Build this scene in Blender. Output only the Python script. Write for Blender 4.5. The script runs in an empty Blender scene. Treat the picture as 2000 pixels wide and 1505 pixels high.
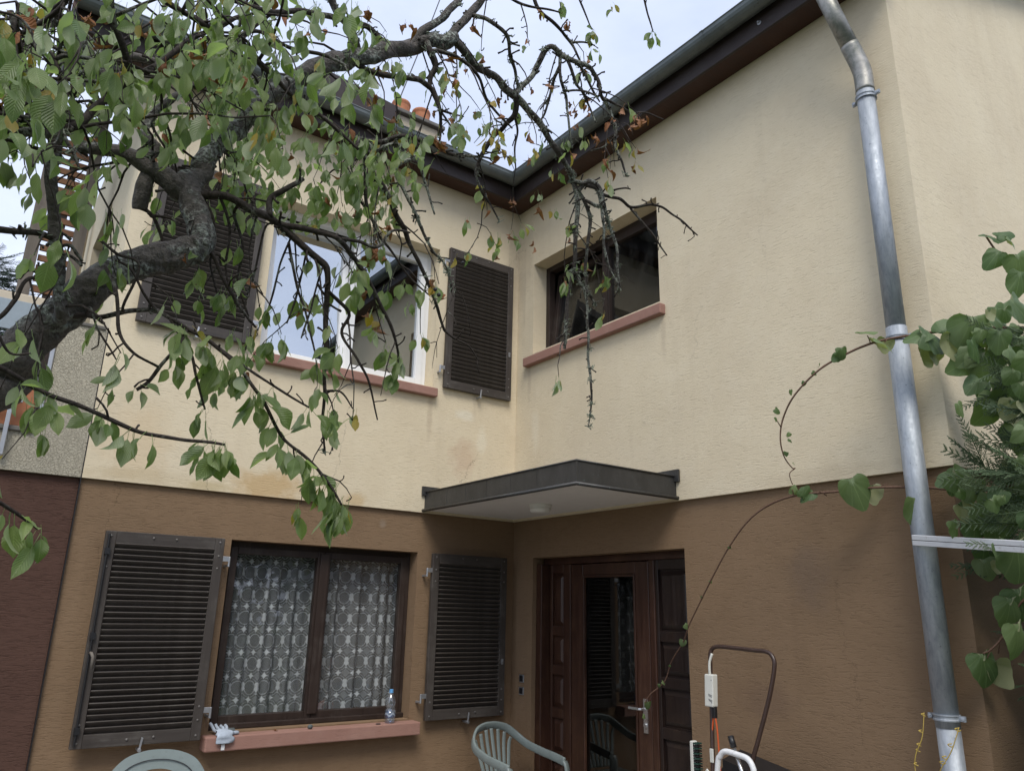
import bpy, bmesh, math, random
from mathutils import Vector, Matrix, noise

random.seed(11)
R = math.radians
SC = bpy.context.scene
COL = SC.collection

# ------------------------------------------------------------------ camera
CAM = Vector((-3.96, -5.452, 1.68))
FPX = 1473.7                                    # focal length in photo pixels (2000 wide)
YAW, PITCH, ROLL = 0.6222, 0.2879, 0.0230
cd = Vector((math.sin(YAW)*math.cos(PITCH), math.cos(YAW)*math.cos(PITCH), math.sin(PITCH)))
r0 = Vector((math.cos(YAW), -math.sin(YAW), 0)); u0 = r0.cross(cd)
cr = r0*math.cos(ROLL) + u0*math.sin(ROLL)
cu = -r0*math.sin(ROLL) + u0*math.cos(ROLL)
camd = bpy.data.cameras.new('camera'); cam = bpy.data.objects.new('camera', camd); COL.objects.link(cam)
m = Matrix((cr, cu, -cd)).transposed().to_4x4(); m.translation = CAM
cam.matrix_world = m
camd.sensor_width = 36; camd.lens = 36*FPX/2000; camd.clip_start = 0.05; camd.clip_end = 2000
SC.camera = cam

# ------------------------------------------------------------------ world: overcast sky
SUN_EL, SUN_AZ = R(52), R(213)                  # azimuth the light comes from (0 = +y, clockwise)
W = bpy.data.worlds.new('World'); SC.world = W; W.use_nodes = True
nt = W.node_tree; nt.nodes.clear()
out = nt.nodes.new('ShaderNodeOutputWorld'); bg = nt.nodes.new('ShaderNodeBackground')
sky = nt.nodes.new('ShaderNodeTexSky'); sky.sky_type = 'NISHITA'; sky.sun_disc = False
sky.sun_elevation = SUN_EL; sky.sun_rotation = SUN_AZ; sky.air_density = 1.0; sky.dust_density = 2.0
tc = nt.nodes.new('ShaderNodeTexCoord')
mp = nt.nodes.new('ShaderNodeMapping'); mp.inputs['Scale'].default_value = (1, 1, 2.2)
nz = nt.nodes.new('ShaderNodeTexNoise'); nz.inputs['Scale'].default_value = 2.3; nz.inputs['Detail'].default_value = 6
nz.inputs['Roughness'].default_value = .55
ramp = nt.nodes.new('ShaderNodeValToRGB')
ramp.color_ramp.elements[0].position = .3; ramp.color_ramp.elements[0].color = (4.0, 4.6, 6.1, 1)
ramp.color_ramp.elements[1].position = .72; ramp.color_ramp.elements[1].color = (6.1, 6.6, 7.8, 1)
mix = nt.nodes.new('ShaderNodeMixRGB'); mix.inputs[0].default_value = .9
nt.links.new(tc.outputs['Generated'], mp.inputs[0]); nt.links.new(mp.outputs[0], nz.inputs['Vector'])
nt.links.new(nz.outputs['Fac'], ramp.inputs[0])
nt.links.new(sky.outputs[0], mix.inputs[1]); nt.links.new(ramp.outputs[0], mix.inputs[2])
nt.links.new(mix.outputs[0], bg.inputs['Color']); bg.inputs['Strength'].default_value = 0.1
nt.links.new(bg.outputs[0], out.inputs[0])

sd = bpy.data.lights.new('sun', 'SUN'); sd.energy = 1.5; sd.angle = R(26); sd.color = (1, .95, .86)
so = bpy.data.objects.new('sun', sd); COL.objects.link(so)
sv = Vector((math.sin(SUN_AZ)*math.cos(SUN_EL), math.cos(SUN_AZ)*math.cos(SUN_EL), math.sin(SUN_EL)))
so.rotation_euler = sv.to_track_quat('Z', 'Y').to_euler(); so.location = (-6, -9, 14)
vs = SC.view_settings
vs.view_transform = 'Standard'; vs.look = 'None'; vs.gamma = 1; vs.use_curve_mapping = False
vs.exposure = 0.82
SC.cycles.max_bounces = 8; SC.cycles.transparent_max_bounces = 16

# ------------------------------------------------------------------ helpers
def at(px, py, dep):
    return CAM + (cd + cr*((px-1000)/FPX) - cu*((py-752.5)/FPX))*dep
def on(px, py, axis, val):
    v = cd + cr*((px-1000)/FPX) - cu*((py-752.5)/FPX)
    return CAM + v*((val-CAM[axis])/v[axis])
def onA(px, py, y=0.0): return on(px, py, 1, y)
def onB(px, py, x=0.0): return on(px, py, 0, x)

class MB:
    def __init__(s): s.v = []; s.f = []; s.uv = []
    def face(s, pts, uv=None):
        n = len(s.v); s.v += [Vector(p) for p in pts]; s.f.append(list(range(n, n+len(pts))))
        s.uv.append(uv or [(0, 0)]*len(pts)); return s
    def box(s, lo, hi):
        x0, y0, z0 = lo; x1, y1, z1 = hi
        return s.obox(Vector(((x0+x1)/2, (y0+y1)/2, (z0+z1)/2)), Vector((abs(x1-x0)/2, 0, 0)), Vector((0, abs(y1-y0)/2, 0)), Vector((0, 0, abs(z1-z0)/2)))
    def obox(s, c, a, b, d):
        c = Vector(c); a = Vector(a); b = Vector(b); d = Vector(d)
        if a.cross(b).dot(d) < 0: a = -a
        P = [c+a*i+b*j+d*k for k in (-1, 1) for j in (-1, 1) for i in (-1, 1)]
        n = len(s.v); s.v += P
        for q in ((0,2,3,1),(4,5,7,6),(0,1,5,4),(2,6,7,3),(0,4,6,2),(1,3,7,5)):
            s.f.append([n+i for i in q]); s.uv.append([(0, 0), (1, 0), (1, 1), (0, 1)])
        return s
    def tube(s, pts, rad, n=8, cap=True, squash=None, jit=0.0, seed=0):
        """swept tube; rad is a number or list; uv = (metres along, turns round)"""
        pts = [Vector(p) for p in pts]
        if not isinstance(rad, (list, tuple)): rad = [rad]*len(pts)
        t0 = (pts[1]-pts[0]).normalized()
        up = Vector((0, 0, 1)) if abs(t0.z) < .9 else Vector((0, 1, 0))
        if squash: up = Vector(squash[0])
        L = 0; base = len(s.v)
        nrm = (up - t0*up.dot(t0)).normalized()
        dist = []
        for i, p in enumerate(pts):
            if i == 0: t = pts[1]-pts[0]
            elif i == len(pts)-1: t = pts[-1]-pts[-2]
            else: t = (pts[i+1]-pts[i]).normalized()+(pts[i]-pts[i-1]).normalized()
            t.normalize()
            if i: L += (p-pts[i-1]).length
            dist.append(L)
            if squash: nrm = Vector(squash[0])
            nrm = (nrm - t*nrm.dot(t)).normalized(); bn = t.cross(nrm)
            for k in range(n):
                a = 2*math.pi*k/n; q = rad[i]
                if jit: q *= 1+jit*noise.noise(Vector((p.x*28+math.cos(a)*1.2+seed, p.y*28+math.sin(a)*1.2, p.z*28)))
                sx = squash[1] if squash else 1
                s.v.append(p + nrm*(math.cos(a)*q*sx) + bn*(math.sin(a)*q))
        for i in range(len(pts)-1):
            for k in range(n):
                a = base+i*n+k; b = base+i*n+(k+1) % n
                s.f.append([a, b, b+n, a+n])
                s.uv.append([(dist[i], k/n), (dist[i], (k+1)/n), (dist[i+1], (k+1)/n), (dist[i+1], k/n)])
        if cap:
            s.f.append([base+k for k in range(n)][::-1]); s.uv.append([(0, 0)]*n)
            e = base+(len(pts)-1)*n
            s.f.append([e+k for k in range(n)]); s.uv.append([(0, 0)]*n)
        return s
    def lathe(s, c, axis, prof, n=20):
        """prof: list of (along axis, radius)"""
        c = Vector(c); ax = Vector(axis).normalized()
        a = ax.orthogonal().normalized(); b = ax.cross(a); base = len(s.v)
        for h, r in prof:
            for k in range(n):
                t = 2*math.pi*k/n; s.v.append(c+ax*h+(a*math.cos(t)+b*math.sin(t))*r)
        for i in range(len(prof)-1):
            for k in range(n):
                p = base+i*n+k; q = base+i*n+(k+1) % n
                s.f.append([p, q, q+n, p+n]); s.uv.append([(0, 0)]*4)
        if prof[0][1] > 1e-6: s.f.append([base+k for k in range(n)][::-1]); s.uv.append([(0, 0)]*n)
        if prof[-1][1] > 1e-6:
            e = base+(len(prof)-1)*n; s.f.append([e+k for k in range(n)]); s.uv.append([(0, 0)]*n)
        return s
    def ball(s, c, r, n=6, sx=(1, 1, 1)):
        c = Vector(c); base = len(s.v)
        for i in range(n+1):
            th = math.pi*i/n
            for k in range(n+2):
                a = 2*math.pi*k/(n+2)
                s.v.append(c+Vector((math.sin(th)*math.cos(a)*r*sx[0], math.sin(th)*math.sin(a)*r*sx[1], math.cos(th)*r*sx[2])))
        w = n+2
        for i in range(n):
            for k in range(w):
                a = base+i*w+k; b = base+i*w+(k+1) % w
                s.f.append([a, a+w, b+w, b]); s.uv.append([(0, 0)]*4)
        return s
    def mesh(s, name, mat, origin=(0, 0, 0), smooth=False):
        o = Vector(origin)
        me = bpy.data.meshes.new(name); me.from_pydata([v-o for v in s.v], [], s.f)
        ul = me.uv_layers.new(name='UVMap'); i = 0; flat = []
        for u in s.uv:
            for q in u: flat += [q[0], q[1]]
        ul.data.foreach_set('uv', flat)
        if mat: me.materials.append(mat)
        if smooth: me.polygons.foreach_set('use_smooth', [True]*len(me.polygons))
        me.update(); return me
    def build(s, name, mat, parent=None, smooth=False, bevel=0, label=None, kind=None, loc=None):
        org = Vector((0, 0, 0))
        if parent is not None: org = root_loc(parent)
        elif loc is not None: org = Vector(loc)
        o = bpy.data.objects.new(name, s.mesh(name, mat, org, smooth)); COL.objects.link(o)
        if parent is not None: o.parent = parent
        else: o.location = org
        if bevel:
            b = o.modifiers.new('bevel', 'BEVEL'); b.width = bevel; b.segments = 2; b.limit_method = 'ANGLE'; b.angle_limit = R(40)
        if label: o['label'] = label
        if kind: o['kind'] = kind
        return o
def root_loc(o):
    p = Vector((0, 0, 0))
    while o is not None: p += o.location; o = o.parent
    return p
def thing(name, label, cat, loc=(0, 0, 0), group=None):
    o = bpy.data.objects.new(name, None); COL.objects.link(o); o.location = loc; o.empty_display_size = .1
    return tag(o, label, cat, group)
def tag(o, label, cat, group=None, kind=None):
    o['label'] = label; o['category'] = cat
    if group: o['group'] = group
    if kind: o['kind'] = kind
    return o
def thing_part(name, parent, label=None):
    o = bpy.data.objects.new(name, None); COL.objects.link(o); o.parent = parent; o.empty_display_size = .1
    if label: o['label'] = label
    return o
def inst(name, me, parent, loc, rot=(0, 0, 0), label=None, scale=None):
    """an object of its own sharing mesh data; loc is a world point"""
    o = bpy.data.objects.new(name, me); COL.objects.link(o); o.parent = parent
    o.location = Vector(loc)-root_loc(parent); o.rotation_euler = rot
    if scale: o.scale = scale
    if label: o['label'] = label
    return o
def catmull(P, sub):
    out = []
    n = len(P)
    for i in range(n-1):
        a = P[max(i-1, 0)]; b = P[i]; c = P[i+1]; d = P[min(i+2, n-1)]
        for k in range(sub):
            t = k/sub; out.append(tuple(.5*((2*b[j])+(-a[j]+c[j])*t+(2*a[j]-5*b[j]+4*c[j]-d[j])*t*t+(-a[j]+3*b[j]-3*c[j]+d[j])*t**3) for j in range(len(b))))
    out.append(tuple(P[-1])); return out

# ------------------------------------------------------------------ materials
class N:
    def __init__(s, name):
        s.m = bpy.data.materials.new(name); s.m.use_nodes = True; s.t = s.m.node_tree
        s.b = s.t.nodes['Principled BSDF']; s.o = s.t.nodes['Material Output']
    def n(s, typ, **k):
        x = s.t.nodes.new(typ)
        for a, v in k.items(): setattr(x, a, v)
        return x
    def l(s, a, b): s.t.links.new(a, b)
    def setin(s, sock, v):
        if isinstance(v, bpy.types.NodeSocket): s.l(v, sock)
        else: sock.default_value = v
    def M(s, op, a, b=0.0, c=None):
        x = s.n('ShaderNodeMath', operation=op); s.setin(x.inputs[0], a)
        s.setin(x.inputs[1], b)
        if c is not None: s.setin(x.inputs[2], c)
        return x.outputs[0]
    def coord(s, which='Object', scale=(1, 1, 1), loc=(0, 0, 0), rot=(0, 0, 0)):
        t = s.n('ShaderNodeTexCoord'); mp = s.n('ShaderNodeMapping')
        mp.inputs['Scale'].default_value = scale; mp.inputs['Location'].default_value = loc; mp.inputs['Rotation'].default_value = rot
        s.l(t.outputs[which], mp.inputs[0]); return mp.outputs[0]
    def noise(s, vec, scale=5, detail=3, rough=.5, dist=0.0):
        x = s.n('ShaderNodeTexNoise'); x.inputs['Scale'].default_value = scale; x.inputs['Detail'].default_value = detail
        x.inputs['Roughness'].default_value = rough; x.inputs['Distortion'].default_value = dist
        s.l(vec, x.inputs['Vector']); return x.outputs['Fac']
    def ramp(s, fac, stops):
        x = s.n('ShaderNodeValToRGB'); e = x.color_ramp.elements
        while len(e) < len(stops): e.new(.5)
        for i, (p, c) in enumerate(stops):
            e[i].position = p; e[i].color = (*c, 1) if len(c) == 3 else c
        s.l(fac, x.inputs[0]); return x.outputs[0]
    def mixc(s, fac, a, b, mode='MIX'):
        x = s.n('ShaderNodeMixRGB', blend_type=mode); s.setin(x.inputs[0], fac)
        for i, v in ((1, a), (2, b)):
            if isinstance(v, bpy.types.NodeSocket): s.l(v, x.inputs[i])
            else: x.inputs[i].default_value = (*v, 1)
        return x.outputs[0]
    def rng(s, v, a, b, c=0.0, d=1.0):
        x = s.n('ShaderNodeMapRange'); s.l(v, x.inputs[0])
        x.inputs[1].default_value = a; x.inputs[2].default_value = b; x.inputs[3].default_value = c; x.inputs[4].default_value = d
        return x.outputs[0]
    def bump(s, h, strength=.5, dist=.01):
        x = s.n('ShaderNodeBump'); x.inputs['Strength'].default_value = strength; x.inputs['Distance'].default_value = dist
        s.l(h, x.inputs['Height']); s.l(x.outputs[0], s.b.inputs['Normal']); return x
    def fin(s, col=None, rough=.6, metal=0.0, spec=.5):
        if col is not None:
            if isinstance(col, bpy.types.NodeSocket): s.l(col, s.b.inputs['Base Color'])
            else: s.b.inputs['Base Color'].default_value = (*col, 1)
        s.setin(s.b.inputs['Roughness'], rough); s.b.inputs['Metallic'].default_value = metal
        s.b.inputs['Specular IOR Level'].default_value = spec
        return s.m

def stucco(name, c1, c2, c3, dirt_shade, bump=.55, crackle=False, patches=(), cracks=()):
    k = N(name)
    # dragged roughcast: short horizontal gouges plus a fine grain
    g = k.noise(k.coord(scale=(17, 17, 125)), 1.0, 3, .62, .55)
    g2 = k.noise(k.coord(scale=(45, 45, 260)), 1.0, 3, .6, .4)
    grain = k.noise(k.coord(), 260, 2, .6)
    gouge = k.rng(g, .33, .47)
    gouge2 = k.rng(g2, .28, .42)
    big = k.noise(k.coord(), 1.1, 5, .6); mid = k.noise(k.coord(), 5.5, 5, .65)
    col = k.mixc(k.rng(big, .35, .65), c1, c2)
    col = k.mixc(k.M('MULTIPLY', k.rng(mid, .45, .75), .35), col, c3)
    streak = k.noise(k.coord(scale=(7, 7, .45)), 1.0, 5, .6)
    col = k.mixc(k.M('MULTIPLY', k.rng(streak, .55, .8), .16), col, dirt_shade)
    col = k.mixc(k.M('MULTIPLY', k.M('SUBTRACT', 1, gouge), k.rng(mid, .3, .7, .07, .24)), col, dirt_shade)  # gouges also darkened in the colour, as shade of the fine relief
    xyz = k.n('ShaderNodeSeparateXYZ'); k.l(k.coord(), xyz.inputs[0])
    wob = k.noise(k.coord(), 9, 4, .6)
    for (ax, pc, pz, ra, rz, colr, amt) in patches:       # stains with a shape of their own
        dx = k.M('DIVIDE', k.M('SUBTRACT', xyz.outputs[ax], pc), ra)
        dz = k.M('DIVIDE', k.M('SUBTRACT', xyz.outputs[2], pz), rz)
        d = k.M('SQRT', k.M('ADD', k.M('MULTIPLY', dx, dx), k.M('MULTIPLY', dz, dz)))
        d = k.M('ADD', d, k.M('MULTIPLY', k.M('SUBTRACT', wob, .5), 1.6))
        o = 1-ax                                          # keep it to the wall whose plane this is
        lim = k.M('LESS_THAN', k.M('ABSOLUTE', k.M('ADD', xyz.outputs[o], 0.0)), .12)
        f = k.M('MULTIPLY', k.M('MULTIPLY', k.rng(d, 1.15, .45), amt), lim)
        col = k.mixc(f, col, colr)
    for (ax, c0, z0, z1, lean, amt) in cracks:            # hairline cracks
        n1 = k.noise(k.coord(loc=(c0*7, 3, 0)), 7, 5, .7)
        x = k.M('SUBTRACT', xyz.outputs[ax], k.M('ADD', c0, k.M('ADD', k.M('MULTIPLY', k.M('SUBTRACT', xyz.outputs[2], z0), lean), k.M('MULTIPLY', k.M('SUBTRACT', n1, .5), .22))))
        f = k.M('MULTIPLY', k.rng(k.M('ABSOLUTE', x), .0032, .0012), k.M('MULTIPLY', k.M('GREATER_THAN', xyz.outputs[2], z0), k.M('LESS_THAN', xyz.outputs[2], z1)))
        f = k.M('MULTIPLY', k.M('MULTIPLY', f, amt), k.M('LESS_THAN', k.M('ABSOLUTE', xyz.outputs[1-ax]), .12))
        col = k.mixc(f, col, tuple(v*.35 for v in dirt_shade))
    h = k.M('ADD', k.M('MULTIPLY', gouge, .8), k.M('ADD', k.M('MULTIPLY', gouge2, .45), k.M('ADD', k.M('MULTIPLY', grain, .5), k.M('MULTIPLY', mid, .8))))
    if crackle:
        v = k.n('ShaderNodeTexVoronoi', feature='DISTANCE_TO_EDGE'); v.inputs['Scale'].default_value = 62
        wv = k.n('ShaderNodeMixRGB'); wv.inputs[0].default_value = .05
        k.l(k.coord(), wv.inputs[1]); nn = k.n('ShaderNodeTexNoise'); nn.inputs['Scale'].default_value = 30; k.l(k.coord(), nn.inputs['Vector']); k.l(nn.outputs['Color'], wv.inputs[2])
        k.l(wv.outputs[0], v.inputs['Vector'])
        c = k.rng(v.outputs['Distance'], 0, .12)
        h = k.M('ADD', k.M('MULTIPLY', c, .9), k.M('MULTIPLY', grain, .4))
        col = k.mixc(k.M('MULTIPLY', k.M('SUBTRACT', 1, c), k.rng(mid, .42, .66, .0, .28)), col, dirt_shade)
    k.bump(h, bump, .0085)
    return k.fin(col, .92, spec=.2)

def wood(name, c1, c2, axis=2, rough=.6, weather=None, sc=1.0, spec=.35):
    k = N(name); s = [26*sc]*3; s[axis] = 1.3*sc
    g = k.noise(k.coord(scale=tuple(s)), 1.0, 6, .65, .8)
    s2 = [120*sc]*3; s2[axis] = 4*sc
    f = k.noise(k.coord(scale=tuple(s2)), 1.0, 3, .6)
    col = k.mixc(k.rng(g, .32, .68), c1, c2)
    if weather:
        w = k.noise(k.coord(), 4.5, 6, .7)
        col = k.mixc(k.M('MULTIPLY', k.rng(w, .48, .72), k.rng(f, .35, .65)), col, weather)
    k.bump(k.M('ADD', k.M('MULTIPLY', g, .5), k.M('MULTIPLY', f, .5)), .35, .003)
    return k.fin(col, k.rng(g, .3, .7, rough-.1, rough+.15), spec=spec)

def paint(name, c, rough=.45, var=.12, spec=.5, dirt_shade=None, bump=.0):
    k = N(name); a = k.noise(k.coord(), 14, 5, .65)
    col = k.mixc(k.rng(a, .3, .7), c, tuple(x*(1-var) for x in c))
    if dirt_shade:
        d = k.noise(k.coord(), 38, 5, .7); col = k.mixc(k.M('MULTIPLY', k.rng(d, .55, .75), .5), col, dirt_shade)
    if bump: k.bump(k.noise(k.coord(), 90, 3, .6), bump, .002)
    return k.fin(col, rough, spec=spec)

def metal(name, c1, c2, rough=.4, streak=(3, 3, 3), metalness=.8, dirt_shade=None):
    k = N(name); a = k.noise(k.coord(scale=streak), 3, 6, .65, .4); b = k.noise(k.coord(), 42, 4, .7)
    col = k.mixc(k.rng(a, .3, .7), c1, c2)
    if dirt_shade: col = k.mixc(k.rng(b, .64, .72), col, dirt_shade)
    k.bump(a, .08, .003)
    return k.fin(col, k.rng(b, .3, .7, rough-.08, rough+.12), metalness)

def glass(name, base, tint=(.86, .9, .9), rough=.0, refl=(1, 1, 1), dust_haze=0.0):
    k = N(name); k.t.nodes.remove(k.b)
    tr = k.n('ShaderNodeBsdfTransparent'); tr.inputs[0].default_value = (*tint, 1)
    gl = k.n('ShaderNodeBsdfGlossy'); gl.inputs['Roughness'].default_value = rough; gl.inputs[0].default_value = (*refl, 1)
    lw = k.n('ShaderNodeLayerWeight'); lw.inputs['Blend'].default_value = .5
    f = k.M('ADD', base, k.M('MULTIPLY', k.M('POWER', lw.outputs['Facing'], 5.0), 1-base))
    wv = k.n('ShaderNodeBump'); wv.inputs['Strength'].default_value = .02; wv.inputs['Distance'].default_value = .01
    k.l(k.noise(k.coord(), 3.0, 1), wv.inputs['Height']); k.l(wv.outputs[0], gl.inputs['Normal'])
    mx = k.n('ShaderNodeMixShader'); k.l(f, mx.inputs[0]); k.l(tr.outputs[0], mx.inputs[1]); k.l(gl.outputs[0], mx.inputs[2])
    last = mx.outputs[0]
    if dust_haze:
        df = k.n('ShaderNodeBsdfDiffuse'); df.inputs[0].default_value = (.5, .5, .48, 1)
        m2 = k.n('ShaderNodeMixShader'); d = k.noise(k.coord(scale=(3, 3, 1)), 5, 6, .7)
        k.l(k.rng(d, .4, .8, 0, dust_haze), m2.inputs[0]); k.l(last, m2.inputs[1]); k.l(df.outputs[0], m2.inputs[2]); last = m2.outputs[0]
    k.l(last, k.o.inputs[0]); return k.m

CREAM = stucco('cream_render', (.69, .60, .435), (.63, .54, .39), (.73, .65, .50), (.40, .32, .22), .34, cracks=((0, -2.62, 2.42, 3.3, -.1, .55), (0, -1.72, 2.42, 3.2, .12, .45), (0, -.38, 4.55, 5.1, .8, .5), (1, -2.1, 3.4, 3.8, -.25, .22), (1, -2.75, 3.7, 4.4, .05, .15), (0, -.58, 2.7, 2.98, .6, .6)), patches=(
    (0, -2.20, 2.50, .30, .13, (.50, .34, .16), .75), (0, -2.62, 2.45, .18, .05, (.42, .33, .16), .5),
    (0, -1.52, 2.46, .10, .06, (.52, .37, .19), .6), (0, -.55, 2.92, .14, .17, (.52, .36, .25), .45),
    (0, -.55, 3.30, .10, .05, (.74, .70, .58), .55), (0, -.36, 3.1, .06, .13, (.74, .69, .56), .45),
    (0, -3.1, 2.7, .22, .3, (.6, .42, .22), .25), (1, -.30, 3.2, .06, .22, (.74, .68, .55), .4),
    (0, -.05, 4.6, .12, .5, (.4, .33, .24), .35), (1, -.1, 4.9, .16, .35, (.40, .34, .26), .35), (0, -2.40, 3.27, .035, .2, (.42, .33, .23), .45), (0, -.90, 3.25, .03, .22, (.42, .33, .23), .4), (1, -1.84, 3.66, .03, .2, (.42, .34, .25), .35), (1, -.20, 3.66, .03, .2, (.42, .34, .25), .35), (0, -.45, 3.42, .03, .14, (.45, .37, .27), .4), (0, -3.1, 2.47, .35, .06, (.45, .36, .22), .4), (1, -3.0, 2.46, .5, .05, (.48, .40, .28), .35)))
BROWN = stucco('brown_render', (.228, .152, .092), (.200, .133, .080), (.252, .172, .107), (.125, .082, .05), .42, cracks=((0, -3.2, 1.9, 2.42, .05, .5), (1, -3.1, .9, 1.9, .1, .3)), patches=(
    (1, -2.85, 1.9, .14, .2, (.16, .115, .085), .4), (1, -2.5, 1.2, .2, .12, (.15, .098, .07), .4), (0, -1.25, 2.3, .03, .04, (.3, .25, .2), .4)))
MAROON = stucco('maroon_render', (.098, .054, .041), (.084, .046, .035), (.115, .064, .048), (.06, .034, .026), .6)
ROUGHCAST = stucco('grey_roughcast', (.47, .43, .335), (.37, .34, .27), (.52, .47, .37), (.17, .155, .12), .75, True)
SHUT = wood('weathered_dark_wood', (.040, .033, .029), (.060, .051, .045), 2, .55, (.115, .105, .094))
SHUT_H = wood('weathered_dark_wood_rail', (.040, .033, .029), (.060, .051, .045), 0, .55, (.115, .105, .094))
SLAT = wood('slat_wood', (.048, .040, .034), (.072, .061, .054), 0, .5, (.12, .108, .096))
BRWOOD = wood('brown_window_wood', (.022, .014, .011), (.034, .021, .016), 2, .5, (.070, .057, .049))
DOORW = wood('red_brown_door_wood', (.028, .011, .007), (.054, .022, .012), 2, .42, (.085, .042, .022), spec=.5)
DOORD = wood('dark_door_wood', (.012, .007, .006), (.020, .011, .009), 2, .4, (.045, .027, .018), spec=.5)
FASCIA = wood('fascia_board', (.030, .021, .020), (.042, .031, .029), 0, .5, (.06, .05, .046))
SOFFIT = wood('soffit_board', (.040, .016, .011), (.058, .025, .016), 0, .45, (.075, .035, .022))
PVC = paint('white_pvc', (.78, .79, .80), .3, .05)
SAND = stucco('pink_sandstone', (.335, .190, .152), (.285, .160, .128), (.40, .26, .215), (.15, .095, .075), .22)
ZINC = metal('galvanised_steel', (.27, .30, .335), (.44, .47, .51), .60, (12, 12, 3), .6, (.15, .155, .16))
ZINCD = metal('weathered_zinc', (.10, .115, .115), (.16, .18, .178), .5, (1.4, 1.4, 1.4), .5, (.06, .065, .06))
ZINCO = metal('old_zinc_elbow', (.16, .17, .15), (.42, .40, .37), .45, (5, 5, 5), .55, (.1, .1, .08))
COPPER = metal('dark_patinated_copper', (.042, .041, .040), (.068, .067, .066), .45, (3, 3, 1.5), .4, (.14, .19, .18))
HINGE = metal('grey_hinge_metal', (.34, .35, .37), (.45, .46, .48), .45)
SCREW = metal('dull_screw', (.16, .15, .14), (.22, .21, .2), .6)
STEEL = metal('brushed_steel', (.55, .56, .57), (.65, .66, .67), .3, metalness=.9)
WHITE = paint('white_ceiling_paint', (.74, .72, .70), .8, .06, .3)
LAMPW = paint('opal_plastic', (.80, .79, .76), .35, .03)
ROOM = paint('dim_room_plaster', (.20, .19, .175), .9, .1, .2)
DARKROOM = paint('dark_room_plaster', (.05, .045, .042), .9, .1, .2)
TILE = paint('dark_roof_tile', (.07, .06, .056), .8, .25, .3, (.12, .11, .10), .3)
TERRA = paint('terracotta', (.42, .17, .085), .8, .25, .3, (.30, .18, .12), .2)
CHIM = stucco('chimney_render', (.50, .43, .32), (.42, .36, .27), (.55, .49, .38), (.16, .13, .09), .5)
CONC = paint('grey_concrete_cap', (.16, .15, .135), .9, .25, .2, (.07, .07, .06), .4)
PAVE = paint('terrace_paving', (.34, .31, .28), .85, .2, .3, (.2, .19, .16), .3)
GRASS = paint('lawn', (.06, .09, .03), .9, .3, .2)
CHAIRG = paint('grey_green_plastic', (.215, .255, .248), .42, .14, .5, (.14, .155, .15))
BLACKP = paint('black_plastic', (.014, .014, .016), .42, .2)
BROWNT = paint('brown_lacquered_tube', (.050, .028, .022), .35, .2, .5, (.10, .06, .045))
WHITET = paint('white_lacquered_tube', (.72, .73, .74), .3, .08, .5, (.35, .33, .3))
IVORY = paint('ivory_plastic', (.62, .62, .57), .4, .06)
ORANGE = paint('orange_cable', (.55, .09, .02), .45, .1)
PRINT = paint('grey_print', (.16, .16, .16), .6, .1)
GREENB = paint('green_bristle', (.02, .06, .045), .6, .3)
GREYBL = paint('blue_grey_sheet', (.30, .36, .41), .5, .12, .4, (.22, .24, .25))
BEIGE = paint('beige_paint', (.55, .48, .37), .5, .06)
GREYW = wood('grey_weathered_post', (.10, .085, .072), (.16, .14, .12), 2, .7, (.22, .2, .18))
ORWOOD = wood('orange_slat_wood', (.15, .070, .034), (.21, .105, .052), 0, .6)
GLASSU = glass('reflective_window_glass', .6, (.5, .53, .55), 0, (.95, .98, 1))
GLASSR = glass('dim_reflective_glass', .40, (.5, .53, .55), 0, (.95, .98, 1))
GLASSB = glass('window_glass', .045, (.85, .87, .87), 0, dust_haze=.03)
GLASSL = glass('lower_window_glass', .035, (.95, .96, .96), 0, dust_haze=.03)
GLASSD = glass('door_glass', .065, (.5, .5, .48), 0, dust_haze=.015)
BOTTLE = glass('bottle_plastic', .16, (.86, .90, .97), .08, dust_haze=.5)  # pale haze painted into the clear plastic to make it visible
BLUEP = paint('blue_cap_plastic', (.12, .33, .62), .35, .05)
WATER = glass('blue_tinted_label', .10, (.50, .66, .9), .2, dust_haze=.4)
GLOVEW = paint('white_knit_glove', (.44, .50, .58), .9, .25, .1, (.25, .28, .33), .6)
GLOVEG = paint('grey_glove_coating', (.10, .115, .115), .7, .2, .3, None, .5)
YELLOW = paint('yellow_twine', (.46, .33, .07), .8, .25)
RAILW = paint('white_aluminium', (.70, .71, .73), .3, .05, .5, (.32, .28, .2))

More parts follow.
